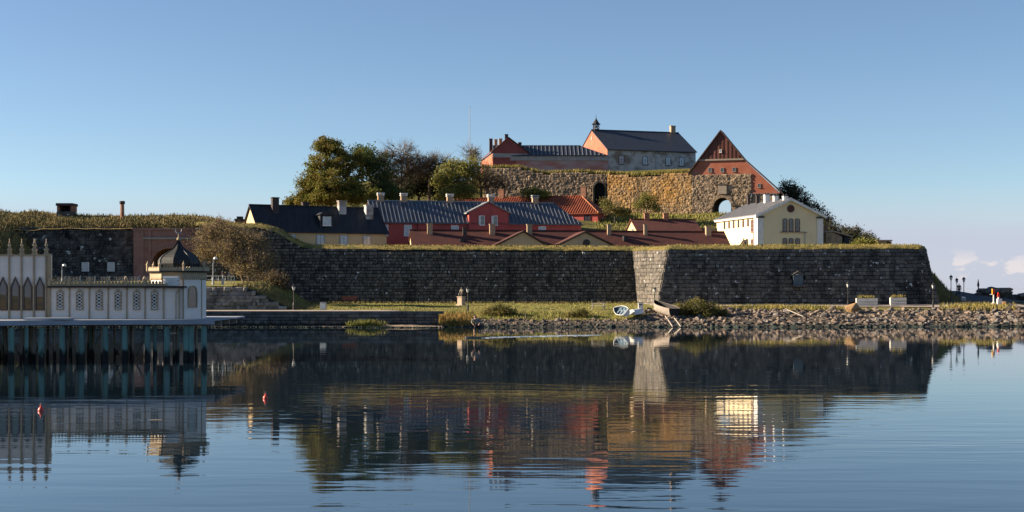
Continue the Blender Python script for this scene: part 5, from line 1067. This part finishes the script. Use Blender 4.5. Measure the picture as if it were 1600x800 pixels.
# ------------------------------------------------------------------ breakwater and harbour signs at the right
bw = thing('breakwater', 'dark breakwater of big stone blocks facing the open sea', 'breakwater')
r_ = random.Random(77)
for i in range(90):
    x = r_.uniform(X(1526, 206), X(1526, 206)+38); y = r_.uniform(203, 208); s = r_.uniform(1.1, 2.2); zt = interp([(X(1524, 206), 3.5), (X(1533, 206), 4.4), (X(1545, 206), 4.6), (X(1575, 206), 4.3), (X(1581, 206), 3.8), (X(1600, 206), 4.0), (130, 3.6)], x)
    inst('breakwater_block', rockme[r_.randrange(9)], Matrix.Translation((x, y, zt-.55*r_.uniform(.4, 1.3))) @ Matrix.Rotation(r_.uniform(-.5, .5), 4, 'Z') @ Matrix.Diagonal((s*1.5, s, s*.8, 1)), bw)
MB().box(X(1528, 206), X(1528, 206)+50, 204.6, 208, 1.0, 3.5).build('block_core', OLDWALL, bw)
for lb, px, d, top, cols in (('yellow and red harbour marker on a white foot', 1552.5, 182, 2.15, ((.62, 1.6, WHITE), (1.6, 2.15, 'red'))), ('shorter marker with red top on a white box', 1561.5, 183, 1.65, ((.5, 1.0, WHITE), (1.0, 1.65, 'red')))):
    x = X(px, d); t = thing('harbour_marker', lb, 'marker', (x, d, gz(x, d)-.02)); RD = mat('signal_red', (.6, .04, .03), rough=.5); YL = mat('signal_yellow', (.65, .38, .03), rough=.5)
    if px < 1555:
        MB().lathe([(.42, 0), (.4, .18), (.2, .42), (.1, .5)], 12).build('foot', WHITE, t); MB().tube((0, 0, .45), (0, 0, 1.5), .09, .08, 8).build('pole', WHITE, t); MB().box(-.13, .13, -.1, .1, 1.5, 2.15).build('top_mark', RD, t); MB().box(-.2, -.135, -.12, .12, 1.45, 2.2).build('side_mark', YL, t)
    else:
        MB().box(-.27, .27, -.25, .25, 0, .85).build('foot', WHITE, t); MB().tube((-.12, 0, .85), (-.12, 0, 1.1), .09, .09, 8).build('pole', WHITE, t); MB().prism([(-.28, -.1, 1.1), (.04, -.1, 1.1), (.02, -.1, 1.45), (-.18, -.1, 1.7)], (0, .2, 0)).build('top_mark', RD, t)
t = thing('mooring_bollard', 'stubby brown bollard on the grass beside the harbour markers', 'bollard', (X(1570, 180), 180, gz(X(1570, 180), 180))); MB().lathe([(.3, -.1), (.28, .45), (.34, .5), (.34, .6), (.2, .66)], 12).build('shaft', mat('rusty_brown', (.3, .16, .1), rough=.8), t); MB().lathe([(.36, 0), (.36, .06)], 12).build('base_ring', IRON, t)
t = thing('electric_cabinet', 'white cabinet at the foot of the ramp lamp', 'cabinet', (X(1503.5, 189), 188.6, gz(X(1503.5, 189), 188.6))); MB().prism([(-.25, -.2, 0), (.25, -.2, 0), (.25, -.2, .75), (-.25, -.2, .85)], (0, .4, 0)).build('housing', WHITE, t); MB().box(-.2, .2, -.23, -.205, .1, .65).build('door', GREYI, t)

# ------------------------------------------------------------------ bathhouse on piles
BD = 88.0; kx = BD/F; ZD = 2.56
def bxp(px): return X(px, BD)
def bz(py): return Z(py, BD)-ZD
BH = thing('bathhouse', 'pale wooden bathhouse on piles with onion dome and pointed windows', 'bathhouse', (0, BD, ZD))
def siding(x0, x1, z0, z1, y, nm='siding', step=.125):
    q = MB(); n = max(1, round((z1-z0)/step)); hh = (z1-z0)/n
    for i in range(n):
        a, b_ = z0+i*hh, z0+(i+1)*hh; q.quad((x0, y-.028, a), (x1, y-.028, a), (x1, y, b_), (x0, y, b_)); q.quad((x0, y, a), (x1, y, a), (x1, y-.028, a), (x0, y-.028, a))
    return q.build(nm, SIDE, BH)
# tall block
tl0, tl1, tz = bxp(-260), bxp(74), bz(399)
MB().box(tl0, tl1, .06, .9, 0, tz-.02).build('hall_body', SIDE, BH); siding(tl0, tl1, .02, tz, .05, 'hall_siding')
MB().box(tl1+.002, tl1+.16, -.04, .3, 0, tz+.1).build('corner_board', BTRIM, BH)
bays = [14.5-19.4*i for i in range(1, 13)][::-1]+[14.5, 33.7, 53, 72]
for px in bays:
    x = bxp(px); p_ = MB().box(x-.045, x+.045, -.07, .02, 0, tz+.02).build('bay_strip', BTRIM, BH)
    if px > -200: MB().lathe([(.16, 0), (.16, .16), (.11, .2), (.13, .3), (.18, .38), (.1, .46), (.06, .55), (.12, .64), (.07, .72), (.03, .85), (.03, 1.05)], 8, (x, .05, tz)).build('finial', BTRIM, BH)
MB().lathe([(.16, 0), (.16, .16), (.11, .2), (.13, .3), (.18, .38), (.1, .46), (.06, .55), (.12, .64), (.07, .72), (.03, .85), (.03, 1.05)], 8, (bxp(48), .8, tz)).build('finial', BTRIM, BH)
MB().box(tl0, tl1+.1, -.1, .06, tz-.02, tz+.06).build('hall_cornice', BTRIM, BH)
for a, b_ in zip(bays, bays[1:]):
    x0, x1 = bxp(a)+.1, bxp(b_)-.1; xm = (x0+x1)/2; z0, z1, zt = bz(485), bz(448), bz(432.5)
    o_ = [(x0, z0), (x1, z0), (x1, z1), (xm, zt), (x0, z1)]; i_ = [(x0+.07, z0+.07), (x1-.07, z0+.07), (x1-.07, z1-.03), (xm, zt-.1), (x0+.07, z1-.03)]
    f_ = MB()
    for j in range(5): k_ = (j+1) % 5; f_.prism([(o_[j][0], -.09, o_[j][1]), (o_[k_][0], -.09, o_[k_][1]), (i_[k_][0], -.09, i_[k_][1]), (i_[j][0], -.09, i_[j][1])], (0, .12, 0))
    w = f_.build('pointed_window', mat('bath_frame_dark', (.1, .075, .06), rough=.6), BH); MB().prism([(x, -.02, z) for x, z in i_], (0, .03, 0)).build('pane', BATHG, w)
# long wing
wx0, wx1, wzz = bxp(77.5), bxp(281), bz(449.5)
MB().box(tl1+.17, wx1, .06, 6, 0, wzz).build('wing_body', SIDE, BH); siding(tl1+.17, wx1, .02, wzz, .05, 'wing_siding')
for px in (78.5, 108.5, 139.5, 169, 198, 226.5, 255.5): x = bxp(px); MB().box(x-.035, x+.035, -.05, .02, 0, wzz).build('bay_strip', BTRIM, BH)
MB().box(wx1-.06, wx1+.02, -.05, .1, 0, wzz).build('corner_board', BTRIM, BH)
for px in (94, 124.5, 155, 184.5, 213.5, 241.5):
    x = bxp(px); z0, z1 = bz(483), bz(457); w_ = .215; f_ = MB()
    f_.box(x-w_, x-w_+.05, -.08, .02, z0, z1); f_.box(x+w_-.05, x+w_, -.08, .02, z0, z1); f_.box(x-w_, x+w_, -.08, .02, z0-.05, z0); f_.box(x-w_, x+w_, -.08, .02, z1, z1+.05); f_.prism([(x-.12, -.08, z1+.05), (x+.12, -.08, z1+.05), (x, -.08, z1+.2)], (0, .08, 0))
    w = f_.build('lattice_window', BTRIM, BH); MB().box(x-w_+.05, x+w_-.05, -.01, .02, z0, z1).build('pane', mat('dim_pane', (.012, .012, .014), rough=.35, spec=.3), w)
    la = MB(); n = 5; hw_ = w_-.05; st = (z1-z0)/n
    for i in range(-1, n):
        for s in (-1, 1):
            pts_ = []
            for e_x in (-hw_, hw_): pts_.append((x+e_x, z0+(i+.5+.5*(1 if e_x*s > 0 else -1)+ .5)*st))
            a_, b_ = pts_
            if min(a_[1], b_[1]) > z0-.12 and max(a_[1], b_[1]) < z1+.12: la.tube((a_[0], -.035, max(z0, min(z1, a_[1]))), (b_[0], -.035, max(z0, min(z1, b_[1]))), .027, .027, 4)
    la.build('lattice', WHITE, w)
MB().box(wx0-.05, bxp(289), -.32, 6, wzz, wzz+.1).build('eaves', mat('dark_eaves', (.03, .028, .027), rough=.8), BH)
MB().box(wx0-.02, bxp(262), -.2, -.13, wzz+.11, wzz+.26).build('parapet_board', BTRIM, BH)
me = MB().lathe([(.07, 0), (.1, .06), (.06, .12), (.02, .2)], 6).mesh('parapet_knob', BTRIM); xk = wx0
while xk < bxp(256): inst('parapet_knob', me, Matrix.Translation((xk, -.16, wzz+.26)), BH); xk += .21
me = MB().box(-.09, .09, -.09, .09, 0, .42).lathe([(.12, .42), (.12, .47), (.03, .62)], 6).mesh('parapet_post', BTRIM)
for px in (79, 109, 141, 169, 198, 227): inst('parapet_post', me, Matrix.Translation((bxp(px), -.16, wzz+.105)), BH)
MB().box(wx0, bxp(255), .3, 5.8, wzz+.1, wzz+.16).build('flat_roof', mat('roof_moss', (.14, .12, .04), (.2, .18, .07), scale=2, rough=.9), BH)
# octagonal corner tower
ocx, ocy, orr = X(279, BD+2), 2.0, 40*kx/cos(pi/8)
oz = bz(425)
MB().lathe([(orr, 0), (orr, oz)], 8, (ocx, ocy, 0), pi/8).build('tower_body', SIDE, BH)
ap = orr*cos(pi/8)
def facet(ang):   # frame of a tower facet: u along, out normal; ang=-90deg is the front
    n_ = Vector((cos(ang), sin(ang), 0)); u_ = Vector((-sin(ang), cos(ang), 0)); return Vector((ocx, ocy, 0))+n_*ap, u_, n_
for ang in (-pi/2, -pi/4, -3*pi/4, 0, pi):
    c_, u_, n_ = facet(ang); hw_ = ap*math.tan(pi/8); mt = Matrix(((u_.x, -n_.x, 0, c_.x), (u_.y, -n_.y, 0, c_.y), (0, 0, 1, 0), (0, 0, 0, 1)))
    q = MB(); n = 25; hh = (oz-.5)/n
    for i in range(n): a, b_ = i*hh, (i+1)*hh; q.quad((-hw_, -.03, a), (hw_, -.03, a), (hw_, -.004, b_), (-hw_, -.004, b_)); q.quad((-hw_, -.003, a), (hw_, -.003, a), (hw_, -.03, a), (-hw_, -.03, a))
    q.xf(mt).build('tower_siding', SIDE, BH)
    sc = MB()
    for i in range(9):
        x0, x1 = -hw_+2*hw_*i/9, -hw_+2*hw_*(i+1)/9; xm = (x0+x1)/2; sc.prism([(x0, -.05, oz-.32), (x0+.03, -.05, oz-.42), (xm, -.05, oz-.5), (x1-.03, -.05, oz-.42), (x1, -.05, oz-.32), (x1, -.05, oz), (x0, -.05, oz)], (0, .04, 0))
    sc.xf(mt).build('scalloped_band', BTRIM, BH)
    MB().box(-hw_-.03, -hw_+.04, -.055, .02, 0, oz-.01).xf(mt).build('corner_strip', BTRIM, BH)
    sc = MB()
    for i in range(8):
        x0, x1 = -hw_-.1+2*(hw_+.1)*i/8, -hw_-.1+2*(hw_+.1)*(i+1)/8; xm = (x0+x1)/2; sc.prism([(x0, -.2, oz+.08), (x1, -.2, oz+.08), (x1, -.2, oz+.25), (xm, -.2, oz+.36), (x0, -.2, oz+.25)], (0, .05, 0))
    sc.xf(mt).build('cresting', BTRIM, BH)
    MB().lathe([(.09, 0), (.09, .35), (.12, .4), (.05, .5), (.02, .62)], 6, (-hw_-.08, -.18, oz+.08)).xf(mt).build('cresting_post', BTRIM, BH)
MB().lathe([(orr+.25, 0), (orr+.28, .08)], 8, (ocx, ocy, oz), pi/8).build('tower_eaves', MATS['dark_eaves'], BH)
c_, u_, n_ = facet(-pi/4); mt = Matrix(((u_.x, -n_.x, 0, c_.x), (u_.y, -n_.y, 0, c_.y), (0, 0, 1, 0), (0, 0, 0, 1)))
z0, z1, zt = bz(481), bz(456), bz(446); w_ = .34
oo = [(-w_, z0), (w_, z0)]+[(w_*cos(t_)**.8, z1+(zt-z1)*sin(t_)) for t_ in (0, .5, 1.0)]+[(0, zt)]+[(-w_*cos(t_)**.8, z1+(zt-z1)*sin(t_)) for t_ in (1.0, .5, 0)]
cen = Vector((0, (z0+z1)/2)); ii = [((a)*.8, lerp(cen.y, b_, .92)) for a, b_ in oo]; f_ = MB()
for j in range(len(oo)): k_ = (j+1) % len(oo); f_.prism([(oo[j][0], -.08, oo[j][1]), (oo[k_][0], -.08, oo[k_][1]), (ii[k_][0], -.08, ii[k_][1]), (ii[j][0], -.08, ii[j][1])], (0, .09, 0))
w = f_.xf(mt).build('arched_window', BTRIM, BH); MB().prism([(x, -.04, z) for x, z in ii], (0, .03, 0)).xf(mt).build('pane', BATHG, w)
# dome
dz_ = oz+.1; dp = [(1.2, 0), (1.36, .25), (1.44, .48), (1.42, .68), (1.3, .88), (1.1, 1.06), (.84, 1.22), (.58, 1.37), (.36, 1.53), (.2, 1.72), (.1, 1.92), (.05, 2.05)]; dp = [(r_*.93, z*.95) for r_, z in dp]
dm = MB().lathe(dp, 8, (ocx, ocy, dz_), -pi/2).build('dome', DOMEM, BH)
for i in range(8):
    a = -pi/2+pi/4*i; MB().path([(ocx+(r_+.01)*cos(a), ocy+(r_+.01)*sin(a), dz_+z) for r_, z in dp], .03, 4).build('dome_rib', DOMEM, dm)
fz = dz_+1.92; MB().lathe([(.05, 0), (.12, .06), (.12, .16), (.05, .22), (.03, .3), (.03, .5)], 8, (ocx, ocy, fz)).build('dome_finial', BTRIM, dm)
cr = MB(); pts_ = [(ocx+.2*cos(t_), ocy, fz+.68+.2*sin(t_)) for t_ in [radians(150+i*24) for i in range(11)]]; cr.path(pts_, [.01, .02, .03, .038, .04, .042, .04, .038, .03, .02, .01], 5); cr.build('crescent', GREYI, dm)
# raised lantern box and scale-shingled screen beside the tower
lb0, lb1 = bxp(240), bxp(262)
MB().box(lb0, lb1, 1.2, 3.2, wzz+.16, bz(426)).build('roof_lantern', BTRIM, BH); MB().box(lb0-.25, lb1, 1.0, 3.4, bz(426), bz(424.5)).build('lantern_eaves', MATS['dark_eaves'], BH)
sc = MB()
for r0 in range(5):
    for i in range(7):
        x0 = bxp(255.5)+(i+(.5 if r0 % 2 else 0))*.15; z_ = wzz+.14+r0*.11
        if x0+.15 < wx1+.02: sc.prism([(x0, -.1-.01*r0, z_+.12), (x0, -.13-.01*r0, z_+.03), (x0+.075, -.14-.01*r0, z_-.02), (x0+.15, -.13-.01*r0, z_+.03), (x0+.15, -.1-.01*r0, z_+.12)], (0, .06, 0))
sc.build('scale_shingles', WHITE, BH, kind='stuff'); MB().box(bxp(255.5), wx1, -.06, .0, wzz+.1, wzz+.72).build('shingle_board', SIDE, BH)
MB().path([(bxp(281), -.1, wzz-.1), (bxp(277), -.1, wzz-.25), (bxp(275.5), -.1, wzz-.45), (bxp(275.5), -.1, 0)], .04, 6).build('downpipe', BTRIM, BH)
# deck
dk = MB(); dk.prism([(bxp(-260), -5.4, -.1), (bxp(70)-1.8, -4.6, -.1), (bxp(130)-1.3, -3.2, -.1), (bxp(340), -.9, -.1), (bxp(340), 9, -.1), (bxp(-260), 9, -.1)], (0, 0, .1)); dk.build('deck', BEAM, BH)
fpts = [(bxp(-260), -5.4), (bxp(70)-1.8, -4.6), (bxp(130)-1.3, -3.2), (bxp(340), -.9)]
for (x0, y0), (x1, y1) in zip(fpts, fpts[1:]):
    v = Vector((x1-x0, y1-y0, 0)); n_ = Vector((v.y, -v.x, 0)).normalized(); MB().prism([(x0, y0, -.3), (x1, y1, -.3), (x1, y1, -.0), (x0, y0, -.0)], n_*.1).build('fascia_beam', BEAM, BH)
for y_ in (-.6, 1.5, 4, 6.5): MB().box(bxp(-260), bxp(338), y_-.12, y_+.12, -.42, -.11).build('joist', PILE, BH)
MB().box(bxp(64), bxp(132), -3.2, -2.0, .01, .13).build('step_plank', BEAM, BH)
def fedge(x): return interp(fpts, x)
tealx = [-150, -110, -70, -40, -12, 10, 28, 48, 68, 97, 135, 170, 198, 232, 260, 289, 296, 315]
for px in tealx:
    x = bxp(px)*.97 if px < 100 else bxp(px)*.985; y_ = fedge(x)+.35; r_ = .19 if px not in (10, 48) else .13
    MB().path([(x+R.uniform(-.05, .05), y_, -ZD-1.2), (x, y_, -.42)], [r_, r_*.92], 10).build('pile', TEAL, BH)
for row, y_ in enumerate((-2.2, -.2, 2.2, 5.0, 8.2)):
    for i in range(14):
        px = -120+i*33+R.uniform(-13, 13)+row*9
        if px > 90 and R.random() < .45: continue
        if px > 322: continue
        x = bxp(px); yy = max(y_, fedge(x)+.8)+R.uniform(-.2, .2); lean = R.uniform(-.12, .12); r_ = R.uniform(.07, .14)
        MB().path([(x+lean, yy, -ZD-1.2), (x, yy, -.42)], [r_, r_*.9], 8).build('pile', PILE if R.random() < .75 else TEAL, BH)
for px, s in ((148, 1), (176, -1), (188, 1), (221, 1), (112, -1), (60, 1), (20, -1)):
    x = bxp(px); MB().path([(x-.35*s, .2, -ZD+.3), (x+.35*s, .2, -.9)], .06, 6).build('brace', PILE, BH)
for px0, px1, z_ in ((66, 84, -1.15), (264, 282, -.9)): MB().box(bxp(px0), bxp(px1), -1.2, -1.05, z_, z_+.1).build('tie_beam', PILE, BH)
# buoys
for lb, px, py in (('red buoy afloat off the bathhouse', 64, 640), ('red buoy afloat in the dark reflection of the rampart', 415, 621)):
    d = HC*F/(py-HOR+2); t = thing('mooring_buoy', lb, 'buoy', (X(px, d), d, 0)); BU = mat('buoy_red', (.62, .06, .035), (.45, .05, .03), scale=6, rough=.45, spec=.5)
    MB().lathe([(.02, -.14), (.09, -.1), (.14, 0), (.13, .09), (.07, .17), (.045, .2)], 16).build('float', BU, t, smooth_=True); MB().lathe([(.047, .19), (.047, .25), (.03, .27)], 8).build('neck', BU, t); t.scale = (.8, .8, .8); MB().path([(.05*cos(i*pi/5), 0, .3+.05*sin(i*pi/5)) for i in range(11)], .012, 5).build('ring', GREYI, t)
# low wooded shore across the harbour, behind the viewpoint (seen only in the bathhouse glass)
sheet('far_shore', fr(-260, 260, 13), fr(-190, -110, 8), lambda x, y: -1+3.1*smooth((-110-y)/20)*(.8+.7*nz3(x*.05, y*.05)), DRY)
